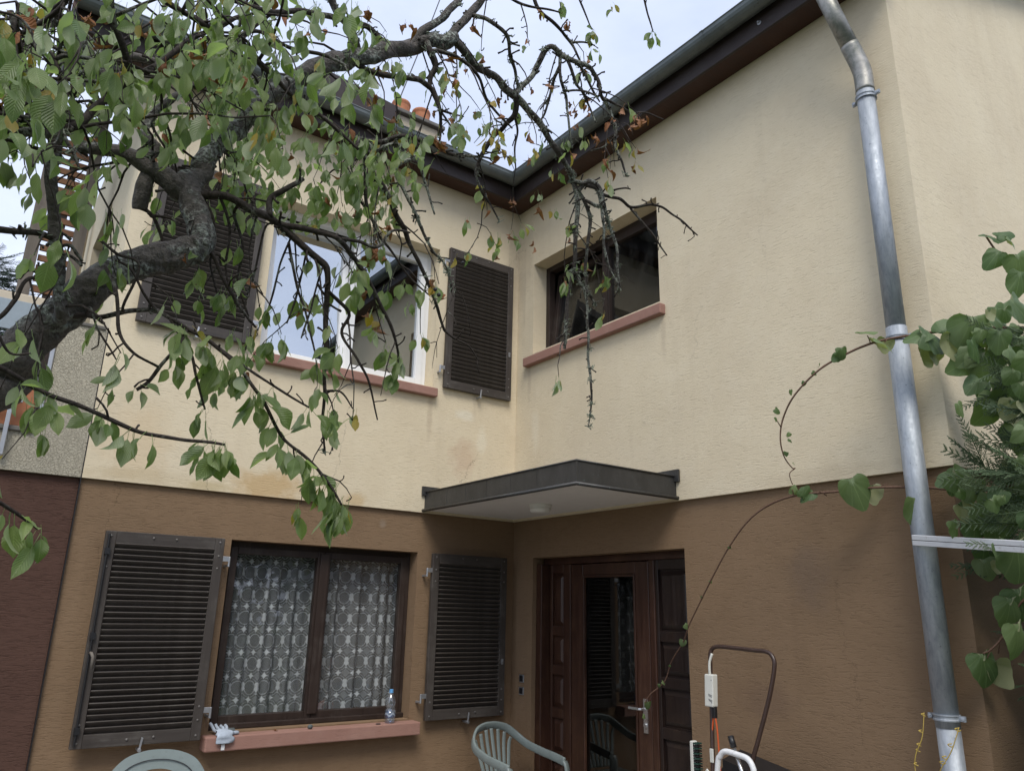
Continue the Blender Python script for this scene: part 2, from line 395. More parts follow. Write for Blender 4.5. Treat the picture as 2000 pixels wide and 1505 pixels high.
def bark(name='cherry_bark', lt=.52):
    k = N(name)
    tcn = k.n('ShaderNodeTexCoord'); mp = k.n('ShaderNodeMapping'); mp.inputs['Scale'].default_value = (60, 2.0, 1); k.l(tcn.outputs['UV'], mp.inputs[0])
    rings = k.noise(mp.outputs[0], 1.0, 4, .7, .5)
    big = k.noise(k.coord(), 7, 5, .65); fine = k.noise(k.coord(), 90, 4, .7)
    patch = k.rng(k.noise(k.coord(loc=(8, 2, 1)), 16, 4, .65), .42, .6)
    rings = k.M('ADD', k.M('MULTIPLY', k.M('MULTIPLY', rings, patch), .75), k.M('MULTIPLY', fine, k.M('SUBTRACT', 1, k.M('MULTIPLY', patch, .75))))
    col = k.mixc(k.rng(rings, .35, .72), (.046, .040, .036), (.170, .150, .134))
    col = k.mixc(k.rng(rings, .66, .8), col, (.36, .33, .30))
    lich = k.M('MULTIPLY', k.rng(big, lt, lt+.08), k.rng(fine, .42, .55))
    col = k.mixc(k.M('MULTIPLY', lich, .85), col, (.34, .37, .33))
    moss = k.M('MULTIPLY', k.rng(k.noise(k.coord(loc=(3, 1, 7)), 11, 4, .6), .6, .7), k.rng(fine, .4, .6))
    col = k.mixc(k.M('MULTIPLY', moss, .5), col, (.075, .065, .02))
    k.bump(k.M('ADD', k.M('MULTIPLY', rings, .6), k.M('ADD', k.M('MULTIPLY', fine, .6), k.M('MULTIPLY', lich, .5))), 1.0, .012)
    return k.fin(col, .72, spec=.35)
def twigm(name='twig_bark', c1=(.022, .017, .014), c2=(.055, .045, .038), lichen=.5, amount=.55):
    k = N(name); big = k.noise(k.coord(), 9, 4, .6); fine = k.noise(k.coord(), 130, 3, .7)
    col = k.mixc(k.rng(fine, .35, .65), c1, c2)
    l = k.M('MULTIPLY', k.rng(big, amount, amount+.1), k.rng(fine, .42, .56))
    col = k.mixc(k.M('MULTIPLY', l, lichen), col, (.30, .32, .27))
    k.bump(fine, .7, .004); return k.fin(col, .8, spec=.2)
BARK = bark(); BARKL = bark('lichen_crusted_bark', .44); TWIG = twigm(); LICHT = twigm('lichen_grey_twig', (.035, .028, .025), (.085, .075, .066), .85, .46)
LICHEN = paint('grey_lichen', (.24, .27, .21), .95, .3, .1, (.12, .14, .10), .8)

def leafm(name, c1, c2, back, attr=False, trans=.38, veins=True, rough=.36, palm=False):
    k = N(name)
    if attr:
        a = k.n('ShaderNodeAttribute'); a.attribute_name = 'tint'; rnd = a.outputs['Fac']
    else:
        a = k.n('ShaderNodeObjectInfo'); rnd = a.outputs['Random']
    u = k.n('ShaderNodeUVMap'); sp = k.n('ShaderNodeSeparateXYZ'); k.l(u.outputs[0], sp.inputs[0])
    uu, vv = sp.outputs[0], k.M('ABSOLUTE', sp.outputs[1])
    col = k.mixc(rnd, c1, c2)
    mott = k.noise(k.coord(), 55, 4, .6)
    col = k.mixc(k.M('MULTIPLY', k.rng(mott, .5, .75), .35), col, tuple(x*.62 for x in c1))
    geo = k.n('ShaderNodeNewGeometry')
    if veins:
        mid = k.rng(vv, .012 if palm else .05, .004 if palm else .02); lat = k.M('FRACT', k.M('MULTIPLY', k.M('ARCTAN2', vv, uu), 1.55)) if palm else k.M('FRACT', k.M('SUBTRACT', k.M('MULTIPLY', uu, 10.0), k.M('MULTIPLY', vv, 3.2)))
        lat = k.M('ABSOLUTE', k.M('SUBTRACT', lat, .5)); latl = k.rng(lat, .05 if palm else .10, .015)
        ve = k.M('MAXIMUM', mid, k.M('MULTIPLY', latl, .55))
        col = k.mixc(k.M('MULTIPLY', ve, .3), col, tuple(min(1, x*1.5+.05) for x in c2))
        bp = k.bump(k.M('ADD', k.M('MULTIPLY', lat, .1 if palm else .8), k.M('MULTIPLY', mott, .6 if palm else .3)), .5, .004)
    spot = k.noise(k.coord(loc=(1.7, 4.2, .3)), 70, 2, .5)
    col = k.mixc(k.rng(spot, .70, .74), col, (.10, .045, .015))
    col = k.mixc(k.M('MULTIPLY', geo.outputs['Backfacing'], .75), col, back)
    k.fin(col, rough, spec=.45)
    tr = k.n('ShaderNodeBsdfTranslucent'); k.l(k.mixc(1.0, col, (1.5, 1.9, .7), 'MULTIPLY'), tr.inputs[0])
    mx = k.n('ShaderNodeMixShader'); mx.inputs[0].default_value = trans
    k.l(k.b.outputs[0], mx.inputs[1]); k.l(tr.outputs[0], mx.inputs[2]); k.l(mx.outputs[0], k.o.inputs[0])
    return k.m
LG = ((.105, .158, .048), (.235, .285, .125), (.30, .335, .23))
LY = ((.34, .21, .03), (.26, .22, .05), (.36, .27, .08))
LB = ((.20, .075, .030), (.30, .13, .055), (.28, .14, .075))
LEAF = {'g': leafm('cherry_leaf_green', *LG), 'y': leafm('cherry_leaf_yellow', *LY), 'b': leafm('cherry_leaf_withered', *LB, trans=.12, rough=.7)}
LEAFA = {'g': leafm('cherry_foliage_green', *LG, attr=True), 'y': leafm('cherry_foliage_yellow', *LY, attr=True), 'b': leafm('cherry_foliage_withered', *LB, attr=True, trans=.12, rough=.7)}
VINEL = leafm('vine_leaf', (.060, .108, .036), (.150, .205, .088), (.31, .31, .19), trans=.28, rough=.5, palm=True)
VSTEM = twigm('vine_stem_bark', (.10, .055, .038), (.17, .105, .075), 0, .9)
CONIF = leafm('conifer_scale', (.045, .080, .036), (.105, .155, .070), (.06, .10, .05), attr=True, trans=.12, veins=False, rough=.6)
CONIF2 = leafm('far_conifer_needles', (.016, .035, .022), (.035, .062, .036), (.03, .05, .03), attr=True, trans=.1, veins=False, rough=.7)
HEDGE = leafm('hedge_leaf', (.02, .045, .015), (.05, .085, .03), (.05, .07, .03), attr=True, trans=.15, veins=False, rough=.6)

def lace():
    k = N('lace_curtain'); k.t.nodes.remove(k.b)
    u = k.n('ShaderNodeUVMap'); sp = k.n('ShaderNodeSeparateXYZ'); k.l(u.outputs[0], sp.inputs[0])
    PU, PV = .122, .158
    def cell(s, p, off): return k.M('MULTIPLY', k.M('SUBTRACT', k.M('FRACT', k.M('ADD', k.M('DIVIDE', s, p), off)), .5), p*(.094/.122 if p == .122 else .146/.158))
    cu0, cv0 = cell(sp.outputs[0], PU, 0), cell(sp.outputs[1], PV, 0)
    cu5, cv5 = cell(sp.outputs[0], PU, .5), cell(sp.outputs[1], PV, .5)
    def ln(a, b): return k.M('SQRT', k.M('ADD', k.M('MULTIPLY', a, a), k.M('MULTIPLY', b, b)))
    star = k.M('ADD', k.M('POWER', k.M('ABSOLUTE', cu0), .62), k.M('POWER', k.M('ABSOLUTE', cv0), .62))
    star = k.rng(star, .112, .094)
    d = ln(k.M('MULTIPLY', cu0, 1.0), k.M('MULTIPLY', cv5, .86))
    ring = k.rng(k.M('ABSOLUTE', k.M('SUBTRACT', d, .036)), .0032, .0014)
    ring2 = k.rng(k.M('ABSOLUTE', k.M('SUBTRACT', d, .0505)), .0030, .0012)
    e = ln(k.M('DIVIDE', cu5, .0135), k.M('DIVIDE', cv5, .036))
    lobe = k.M('ADD', e, k.M('MULTIPLY', k.M('SINE', k.M('MULTIPLY', cv5, 190)), .22))
    oval = k.rng(lobe, 1.1, .85)
    stripe = k.M('MULTIPLY', k.rng(k.M('SINE', k.M('MULTIPLY', sp.outputs[1], 900)), .2, .8), k.rng(d, .036, .034))
    diam = k.M('MULTIPLY', k.rng(k.M('ADD', k.M('ABSOLUTE', cu5), k.M('ABSOLUTE', cv0)), .030, .027), .35)
    al = k.M('MAXIMUM', k.M('MAXIMUM', star, k.M('MULTIPLY', ring, .6)), k.M('MAXIMUM', k.M('MULTIPLY', oval, .85), k.M('MULTIPLY', ring2, .45)))
    al = k.M('MAXIMUM', al, k.M('MAXIMUM', k.M('MULTIPLY', stripe, .30), diam))
    al = k.M('MAXIMUM', al, .26)
    df = k.n('ShaderNodeBsdfDiffuse'); df.inputs[0].default_value = (.80, .82, .84, 1)
    tl = k.n('ShaderNodeBsdfTranslucent'); tl.inputs[0].default_value = (.5, .5, .5, 1)
    m1 = k.n('ShaderNodeMixShader'); m1.inputs[0].default_value = .3; k.l(df.outputs[0], m1.inputs[1]); k.l(tl.outputs[0], m1.inputs[2])
    tr = k.n('ShaderNodeBsdfTransparent'); mx = k.n('ShaderNodeMixShader'); k.l(al, mx.inputs[0])
    k.l(tr.outputs[0], mx.inputs[1]); k.l(m1.outputs[0], mx.inputs[2]); k.l(mx.outputs[0], k.o.inputs[0]); return k.m
LACE = lace()

# ------------------------------------------------------------------ ground
g = MB().face([(-60, -60, 0), (60, -60, 0), (60, 60, 0), (-60, 60, 0)]).build('ground', GRASS); g['kind'] = 'structure'
tb = MB(); tb.box((-5.2, -4.6, -.05), (.02, .06, .02)); tt = tb.build('terrace', PAVE); tt['kind'] = 'structure'
slabs = []
sm = MB().box((-.246, -.246, .0), (.246, .246, .035)).mesh('paving_slab', PAVE)
for i in range(10):
    for j in range(9):
        o = bpy.data.objects.new('paving_slab', sm); COL.objects.link(o); o.parent = tt
        o.location = (-4.9+i*.5, -.28-j*.5, .012+random.uniform(-.002, .002))

# ------------------------------------------------------------------ the house
ZB, ZT, XJ, YC = 2.42, 5.456, -3.385, -3.727
house = thing('house', 'two storey house with cream upper walls over brown lower walls, meeting in an inside corner', 'house', (0, 0, 0))

def wall(name, axis, front, back, u0, u1, z0, z1, holes, mat, label=None, parent=house, ends=True):
    """plate with openings; axis = normal axis (0 or 1); u is the other horizontal axis"""
    b = MB(); us = sorted({u0, u1, *[h[0] for h in holes], *[h[1] for h in holes]}); zs = sorted({z0, z1, *[h[2] for h in holes], *[h[3] for h in holes]})
    us = [u for u in us if u0 <= u <= u1]; zs = [z for z in zs if z0 <= z <= z1]
    def P(u, n, z): return (n, u, z) if axis == 0 else (u, n, z)
    def solid(i, j):
        if not (0 <= i < len(us)-1 and 0 <= j < len(zs)-1): return False
        cu_, cz = (us[i]+us[i+1])/2, (zs[j]+zs[j+1])/2
        return not any(h[0] < cu_ < h[1] and h[2] < cz < h[3] for h in holes)
    for i in range(len(us)-1):
        for j in range(len(zs)-1):
            if not solid(i, j): continue
            a, c, d, e = us[i], us[i+1], zs[j], zs[j+1]
            b.face([P(a, front, d), P(c, front, d), P(c, front, e), P(a, front, e)])
            b.face([P(a, back, d), P(a, back, e), P(c, back, e), P(c, back, d)])
            if not solid(i-1, j): b.face([P(a, front, d), P(a, front, e), P(a, back, e), P(a, back, d)])
            if not solid(i+1, j): b.face([P(c, front, d), P(c, back, d), P(c, back, e), P(c, front, e)])
            if not solid(i, j-1): b.face([P(a, front, d), P(a, back, d), P(c, back, d), P(c, front, d)])
            if not solid(i, j+1): b.face([P(a, front, e), P(c, front, e), P(c, back, e), P(a, back, e)])
    bm = bmesh.new(); me0 = b.mesh('t', None); bm.from_mesh(me0); bmesh.ops.remove_doubles(bm, verts=bm.verts, dist=1e-5); bmesh.ops.recalc_face_normals(bm, faces=bm.faces)
    me = bpy.data.meshes.new(name); bm.to_mesh(me); bm.free(); me.materials.append(mat)
    o = bpy.data.objects.new(name, me); COL.objects.link(o); o.parent = parent
    if label: o['label'] = label
    return o
WUA = (-2.385, -.885, 3.492, 4.79); WLA = (-2.402, -.925, .865, 2.103)
WB = (-1.817, -.245, 3.925, 4.812); DB = (-1.93, -.255, -.02, 2.10)
LO = .028                                        # lower walls sit this far behind the upper ones
wall('upper_wall', 1, 0, .26, XJ, 0.0, ZB, 5.60, [WUA], CREAM)
wall('upper_wall', 0, 0, .26, YC+.26, .26, ZB, 5.60, [WB], CREAM)
gb_ = MB(); gp = [(0, ZB), (4.2, ZB), (4.2, 5.59+.445*4.5), (0, 5.59)]      # gable end under the roof slope
gb_.face([(x, YC, z) for x, z in gp]); gb_.face([(x, YC+.26, z) for x, z in gp[::-1]])
for i in range(4):
    (xa_, za_), (xb_, zb_) = gp[i], gp[(i+1) % 4]
    gb_.face([(xa_, YC, za_), (xa_, YC+.26, za_), (xb_, YC+.26, zb_), (xb_, YC, zb_)])
gb_.build('upper_wall', CREAM, house)
wall('lower_wall', 1, LO, .26, XJ, LO, -.02, ZB-.002, [WLA], BROWN)
wall('lower_wall', 0, LO, .26, YC+.26, .26, -.02, ZB-.002, [DB], BROWN)
wall('lower_wall', 1, YC+LO, YC+.26, LO, 4.2, -.02, ZB-.002, [], BROWN)
# rooms behind the openings (closed boxes, seen from inside)
def room(x0, y0, z0, x1, y1, z1, mat, openface):
    b = MB(); c = [(x, y, z) for x in (x0, x1) for y in (y0, y1) for z in (z0, z1)]
    F = {'x0': (0, 1, 3, 2), 'x1': (4, 6, 7, 5), 'y0': (0, 4, 5, 1), 'y1': (2, 3, 7, 6), 'z0': (0, 2, 6, 4), 'z1': (1, 5, 7, 3)}
    for k_, q in F.items():
        if k_ != openface: b.face([c[i] for i in q])
    return b.build('room', mat, house)
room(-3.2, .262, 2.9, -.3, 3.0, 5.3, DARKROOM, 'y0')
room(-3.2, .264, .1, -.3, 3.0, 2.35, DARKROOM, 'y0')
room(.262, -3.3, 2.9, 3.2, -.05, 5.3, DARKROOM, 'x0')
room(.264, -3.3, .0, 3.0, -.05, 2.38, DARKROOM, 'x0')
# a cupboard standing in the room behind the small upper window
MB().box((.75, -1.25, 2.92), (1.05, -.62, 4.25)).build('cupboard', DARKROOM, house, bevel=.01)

# ---- sills
def sill(lo, hi): return MB().box(lo, hi).build('window_sill', SAND, house, bevel=.008)
sill((-2.425, -.055, 3.398), (-.862, .16, 3.474))
sill((-.055, -1.866, 3.805), (.158, -.165, 3.888))
sl = sill((-2.442, -.085, .766), (-.882, .16, .855))

# ---- windows
def frame_window(name, axis, n0, n1, u0, u1, z0, z1, fw, mat, parent=house):
    """rectangular frame ring between n0..n1 as one mesh"""
    b = MB()
    def bx(a, c, d, e): b.box(*(((a, n0, d), (c, n1, e)) if axis == 1 else ((n0, a, d), (n1, c, e))))
    bx(u0, u0+fw, z0, z1); bx(u1-fw, u1, z0, z1); bx(u0+fw, u1-fw, z0, z0+fw); bx(u0+fw, u1-fw, z1-fw, z1)
    return b.build(name, mat, parent, bevel=.004)
def sash(axis, n0, n1, u0, u1, z0, z1, fw, mat, gl, win, tilt=0.0, gname='pane'):
    """a casement with its pane; tilt leans its top inwards about the bottom edge"""
    s_ = frame_window('sash', axis, n0, n1, u0, u1, z0, z1, fw, mat, win)
    nm = (n0*.45+n1*.55)
    b = MB()
    if axis == 1: b.box((u0+fw-.004, nm-.002, z0+fw-.004), (u1-fw+.004, nm+.002, z1-fw+.004))
    else: b.box((nm-.002, u0+fw-.004, z0+fw-.004), (nm+.002, u1-fw+.004, z1-fw+.004))
    p = b.build(gname, gl, win)
    if tilt:
        piv = Vector(((u0+u1)/2, n1, z0)) if axis == 1 else Vector((n1, (u0+u1)/2, z0))
        rot = Matrix.Rotation(-tilt if axis == 1 else tilt, 4, 'X' if axis == 1 else 'Y')
        M_ = Matrix.Translation(piv) @ rot @ Matrix.Translation(-piv)
        for q in (s_, p): q.data.transform(M_)
    return s_
w1 = frame_window('window', 1, .15, .22, -2.385, -.885, 3.475, 4.79, .045, PVC); w1['label'] = 'white plastic double window with its left sash tilted inwards'
sash(1, .158, .215, -2.338, -1.645, 3.522, 4.742, .052, PVC, GLASSU, w1, R(4.2))
sash(1, .136, .205, -1.650, -.930, 3.522, 4.742, .062, PVC, GLASSR, w1)
MB().box((-1.672, .124, 4.0), (-1.654, .136, 4.12)).build('latch', PVC, w1)
w2 = frame_window('window', 1, .148, .22, -2.402, -.925, .862, 2.103, .040, BRWOOD); w2['label'] = 'dark brown wooden window hung with a lace curtain'
sash(1, .136, .195, -2.366, -1.668, .898, 2.066, .050, BRWOOD, GLASSL, w2)
sash(1, .136, .195, -1.664, -.962, .898, 2.066, .050, BRWOOD, GLASSL, w2)
MB().box((-1.700, .120, .93), (-1.632, .135, 2.05)).build('cover_strip', BRWOOD, w2, bevel=.004)
MB().box((-2.400, .112, .866), (-.927, .147, .902)).build('weather_board', BRWOOD, w2, bevel=.006)
w3 = frame_window('window', 0, .15, .22, -1.817, -.245, 3.889, 4.812, .052, BRWOOD); w3['label'] = 'brown wooden window with its left sash tilted inwards'
sash(0, .142, .205, -1.765, -1.055, 3.942, 4.76, .058, BRWOOD, GLASSB, w3)
sash(0, .156, .212, -1.052, -.298, 3.942, 4.76, .058, BRWOOD, GLASSB, w3, R(7))
MB().box((.132, -1.10, 3.95), (.142, -1.045, 4.75)).build('cover_strip', BRWOOD, w3, bevel=.003)

# lace curtain behind the lower window
cb = MB(); NX, x0, x1 = 150, -2.395, -.945; zz = (.93, 1.2, 1.6, 2.07)
def fold(x): return .29+.030*math.sin(x*31+2.2*math.sin(x*4))+.020*math.sin(x*57+2+1.5*math.sin(x*3))+.012*math.sin(x*13)
ulen = 0; prev = None; cols = []
for i in range(NX+1):
    x = x0+(x1-x0)*i/NX; y = fold(x)
    if prev: ulen += math.hypot(x-prev[0], y-prev[1])
    prev = (x, y); cols.append((x, y, ulen))
for i in range(NX):
    (xa, ya, ua), (xb, yb, ub) = cols[i], cols[i+1]
    for a, b_ in zip(zz, zz[1:]):
        cb.face([(xa, ya, a), (xb, yb, a), (xb, yb, b_), (xa, ya, b_)], [(ua, a), (ub, a), (ub, b_), (ua, b_)])
tag(cb.build('lace_curtain', LACE, smooth=True, loc=(0, 0, 0)), 'white lace curtain with circles and stars hanging behind the lower window', 'curtain')

# ---- shutters: frame, 31 louvres, knobs, hinges
def shutter(x0, x1, z0, z1, y0, y1, hinge_side, label, rod=False, screws=True):
    """y0 = wall side, y1 = front (towards the garden, smaller y)"""
    sw = .062; rt = .075
    s_ = thing_part('shutter', house, label)
    for xx in (x0, x1-sw): MB().box((xx, y1, z0), (xx+sw, y0, z1)).build('stile', SHUT, s_, bevel=.004)
    for z in (z0, z1-rt):
        MB().box((x0+sw, y1+.002, z), (x1-sw, y0-.002, z+rt)).build('rail', SHUT_H, s_, bevel=.003)
    a, c = z0+rt, z1-rt; n = 32; w = x1-x0-2*sw-.004
    ym = (y0+y1)/2
    me = MB().obox((0, 0, 0), (w/2, 0, 0), Vector((0, -.0175, .0185)), Vector((0, .0026, .0026))).mesh('slat', SLAT)
    for i in range(n):
        inst('slat', me, s_, ((x0+x1)/2, ym, a+(i+.5)*(c-a)/n), (random.uniform(-.07, .07), random.uniform(-.0025, .0025), random.uniform(-.004, .004)))
    # dark board behind nothing: the wall shows through the gaps
    kb = MB()
    if screws:
        for (xx, z) in ((x0+sw/2, z0+.03), (x0+sw/2, z0+.13), (x0+sw/2, z1-.03), (x0+sw/2, z1-.13), (x0+sw/2, z1-.22), (x1-sw/2, z0+.03), (x1-sw/2, z0+.12), (x1-sw/2, z0+.2),
                       (x1-sw/2, z1-.03), (x1-sw/2, z1-.12), (x1-sw/2, z1-.2), (x0+.28, z1-.03), (x0+.42, z1-.03), (x0+.3, z0+.035), (x0+.45, z0+.04)):
            kb.lathe((xx, y1, z), (0, -1, 0), [(0, .008), (.003, .007), (.005, .003), (.0055, 0)], 8)
        kb.build('screws', SCREW, s_, kind='stuff')
    hx = x1 if hinge_side > 0 else x0
    for z in (z0+.17, z1-.14):
        h = MB(); d = hinge_side
        h.box((min(hx, hx+d*.05), y1+.004, z-.012), (max(hx, hx+d*.05), y1+.012, z+.022))
        h.lathe((hx+d*.045, y1+.010, z-.045), (0, 0, 1), [(0, .008), (.066, .008)], 8)
        h.box((hx+d*.045-.008, y1+.012, z-.045), (hx+d*.045+.008, 0.03, z-.03))
        h.build('hinge', HINGE, s_, bevel=.002)
    # hold-back catch hooked over the lower edge
    hb = MB(); cx = x0+.44*(x1-x0)+.06
    hb.obox((cx, y1-.012, z0+.01), (.006, 0, -.002), (0, .004, 0), (.004, 0, .032)); hb.lathe((cx-.004, y1-.006, z0-.028), (0, 1, 0), [(-.012, .012), (.07, .009)], 8)
    hb.build('holdback', HINGE, s_, bevel=.002)
    if rod:
        r_ = MB(); r_.lathe((x0+.02, y1-.012, z0+.02), (0, 0, 1), [(0, .007), (z1-z0-.04, .007)], 8)
        for f in (.08, .5, .9): r_.box((x0+.006, y1-.022, z0+f*(z1-z0)-.02), (x0+.036, y1, z0+f*(z1-z0)+.02))
        r_.build('espagnolette_bar', BLACKP, s_)
        hd = MB(); zc = z0+.40*(z1-z0)
        hd.tube([(x0+.022, y1-.02, zc+.03), (x0+.024, y1-.05, zc+.03), (x0+.034, y1-.058, zc+.01), (x0+.036, y1-.058, zc-.06)], .009, 8)
        hd.build('handle', GREYW, s_, smooth=True)
    else:
        zc = z0+.33*(z1-z0); kx = x1-sw/2 if hinge_side < 0 else x0+sw/2
        e = MB(); e.box((kx-.010, y1-.004, zc-.022), (kx+.010, y1, zc+.022)); e.lathe((kx, y1-.004, zc+.006), (0, -1, 0), [(0, .005), (.008, .004)], 8)
        e.build('latch', HINGE, s_)
    return s_
shutter(-3.205, -2.475, .842, 2.098, -.045, -.082, 1, 'lower shutter left of the lace curtain window, with a handle bar', True)
shutter(-.822, -.09, .852, 2.10, -.012, -.048, -1, 'lower shutter between the lace curtain window and the door')
shutter(-3.245, -2.47, 3.505, 4.80, -.02, -.058, 1, 'upper shutter left of the white window, behind the tree limb')
shutter(-.80, -.092, 3.50, 4.825, -.012, -.048, -1, 'upper shutter right of the white window')

# ---- door set into wall B
XD = .15
fr = MB(); fr.box((XD-.01, -1.93, 2.045), (XD+.07, -.255, 2.10)); fr.box((XD-.085, -.330, 0), (XD+.07, -.257, 2.045)); fr.box((XD-.01, -1.93, 0), (XD+.07, -1.87, 2.045))
fr.box((XD-.005, -.605, 0), (XD+.075, -.535, 2.045)); fr.box((XD-.005, -1.53, 0), (XD+.075, -1.475, 2.045))
fr.build('door_frame', DOORW, house, bevel=.006)
door = MB(); door.box((XD, -.755, .02), (XD+.05, -.61, 2.04)); door.box((XD, -1.47, .02), (XD+.05, -1.335, 2.04)); door.box((XD, -1.335, 1.95), (XD+.05, -.755, 2.04)); door.box((XD, -1.335, .02), (XD+.05, -.755, .22))
door = door.build('door', DOORW, house, bevel=.006); door['label'] = 'glazed red brown front door'
MB().box((XD+.022, -1.338, .217), (XD+.028, -.752, 1.953)).build('pane', GLASSD, door)
bd = MB()
for (a, c, d, e) in ((-.772, -.755, .22, 1.95), (-1.335, -1.318, .22, 1.95), (-1.318, -.772, 1.933, 1.95), (-1.318, -.772, .22, .237)): bd.box((XD-.008, a, d), (XD+.02, c, e))
bd.build('glazing_bead', DOORW, door, bevel=.004)
hn = MB(); hn.box((XD-.008, -1.432, .88), (XD+.001, -1.395, 1.10)); hn.tube([(XD, -1.413, 1.035), (XD-.05, -1.413, 1.035), (XD-.055, -1.40, 1.035), (XD-.055, -1.30, 1.035)], .009, 8)
hn.lathe((XD-.006, -1.413, .93), (-1, 0, 0), [(0, .014), (.012, .013), (.013, 0)], 10)
hn.build('handle', STEEL, door, smooth=False)
def side_panel(y0, y1, n, label, mat):
    b = MB(); st = .03; x0 = XD+.004; H0, H1 = .03, 2.045
    b.box((x0+.022, y0, H0), (x0+.04, y1, H1)); b.box((x0, y0, H0), (x0+.022, y0+st, H1)); b.box((x0, y1-st, H0), (x0+.022, y1, H1))
    hs = [(H1-H0-.06)*q for q in (.30, .15, .165, .165, .165)]; z = H1-.05; rails = [H1-.05]
    pan = []
    for i, h in enumerate((.44, .25, .27, .27, .27, .27)[:n]):
        z1 = z-.02; z0 = z-h
        pan.append((z0, z1)); z = z0-.05
    edges = [H1]+[v for p_ in pan for v in (p_[1], p_[0])]+[H0]
    for i in range(0, len(edges), 2): b.box((x0, y0+st, edges[i+1]), (x0+.022, y1-st, edges[i]))
    s_ = b.build('side_panel', mat, house, bevel=.004); s_['label'] = label
    for z0, z1 in pan:
        p = MB(); ya, yb = y0+st+.006, y1-st-.006; q = min(.03, (yb-ya)*.28)
        o_ = [(x0+.021, ya, z0+.012), (x0+.021, yb, z0+.012), (x0+.021, yb, z1-.012), (x0+.021, ya, z1-.012)]
        i_ = [(x0+.004, ya+q, z0+.012+q), (x0+.004, yb-q, z0+.012+q), (x0+.004, yb-q, z1-.012-q), (x0+.004, ya+q, z1-.012-q)]
        p.face(i_[::-1])
        for k_ in range(4): p.face([o_[k_], i_[k_], i_[(k_+1) % 4], o_[(k_+1) % 4]])
        p.build('raised_panel', mat, s_)
    return s_
side_panel(-.535, -.335, 6, 'narrow panelled side light left of the door', DOORW)
side_panel(-1.87, -1.53, 6, 'darker panelled side light right of the door', DOORD)
MB().box((-.05, -1.93, 0), (.30, -.255, .04)).build('door_step', CONC, house, bevel=.01)

# ---- belt drip edge is the step between the walls; expansion joint at the left
MB().box((XJ-.006, .004, 0), (XJ-.001, .05, 3.405)).build('joint_strip', BLACKP, house)

# ---- eaves: soffit, fascia, gutter, roof
OV = .19; GX = .34
so_ = MB()
so_.box((-3.95, -OV, ZT-.012), (-OV+.001, -.001, ZT+.008)); so_.build('soffit', SOFFIT, house, bevel=.004)
so2 = MB(); so2.box((-OV, -3.86, ZT-.012), (-.001, -.001, ZT+.008)); so2.build('soffit', SOFFIT, house, bevel=.004)
MB().box((-3.95, -OV-.024, ZT-.03), (-OV-.024, -OV, 5.605)).build('fascia', FASCIA, house, bevel=.004)
MB().box((-OV-.024, -3.86, ZT-.03), (-OV, -OV, 5.605)).build('fascia', FASCIA, house, bevel=.004)
bo = MB(); pb = onB(1483, 45, -OV-.024); bo.lathe(pb, (-1, 0, 0), [(0, .016), (.004, .016), (.006, .008), (.02, .007), (.022, 0)], 10); bo.build('bolt', HINGE, house)
vb = MB()
for x_ in (-3.985, -3.958): vb.v += [Vector((x_, y_, z_)) for y_, z_ in ((-.31, 5.49), (-.31, 5.68), (3.0, 5.68+math.tan(R(24))*3.31), (3.0, 5.49+math.tan(R(24))*3.31))]
for q in ((0, 1, 2, 3), (7, 6, 5, 4), (0, 4, 5, 1), (1, 5, 6, 2), (2, 6, 7, 3), (3, 7, 4, 0)): vb.f.append(list(q)); vb.uv.append([(0, 0)]*4)
vb.build('verge_board', SOFFIT, house)
def gutter_profile(off):           # (distance out from wall, z): half round with a rolled front lip
    c, z, r = OV+.024+.070, 5.615, .070
    pr = [(c-r*math.cos(t), z-r*math.sin(t)) for t in [math.pi*i/10 for i in range(11)]]
    pr += [(c+r+.006, z+.006), (c+r+.003, z+.014), (c+r-.006, z+.013), (c+r-.009, z+.004)]
    inner = [(c-(r-.004)*math.cos(t), z-(r-.004)*math.sin(t)) for t in [math.pi*i/10 for i in range(10, -1, -1)]]
    return pr+inner
pr_ = gutter_profile(0)
def gut(axis, end):
    b = MB(); n = len(pr_)
    A_ = []; B_ = []
    for (d, z) in pr_:
        if axis == 1: A_.append((end, -d, z)); B_.append((-d, -d, z))
        else: A_.append((-d, end, z)); B_.append((-d, -d, z))
    for i in range(n):
        j = (i+1) % n; b.face([A_[i], A_[j], B_[j], B_[i]])
    b.face(A_[::-1])
    return b.build('gutter', ZINCD, house)
ga = gut(1, -3.98); gb = gut(0, -3.9)
for par, axis, locs in ((gb, 0, (-.78, -1.62, -2.62, -3.35)), (ga, 1, (-.72, -1.75, -2.9))):
    for q in locs:
        b = MB(); A_ = []; B_ = []
        for (d, z) in gutter_profile(0)[:15]:
            c_ = OV+.094; dd = c_+(d-c_)*1.05; zz_ = 5.615+(z-5.615)*1.05-.001
            A_.append((q-.012, -dd, zz_) if axis == 1 else (-dd, q-.012, zz_)); B_.append((q+.012, -dd, zz_) if axis == 1 else (-dd, q+.012, zz_))
        for i in range(14): b.face([A_[i], A_[i+1], B_[i+1], B_[i]])
        b.build('gutter_seam', ZINCD, par)
rk = math.tan(R(24)); ez = 5.612
def rz(d): return ez+rk*(d+.30)
rf = MB(); T = .05
def roofpoly(P, tile_axis):
    top = [Vector(p) for p in P]; bot = [p-Vector((0, 0, T)) for p in top]
    rf.face(top); rf.face(bot[::-1])
    for i in range(len(P)): rf.face([top[i], bot[i], bot[(i+1) % len(P)], top[(i+1) % len(P)]])
roofpoly([(-3.96, -.30, ez), (-.30, -.30, ez), (3, 3, rz(3)), (-3.96, 3, rz(3))], 0)
roofpoly([(-.30, -.30, ez-.002), (-.30, -3.88, ez-.002), (3, -3.88, rz(3)-.002), (3, 3, rz(3)-.002)], 1)
rf = rf.build('roof', TILE, house)
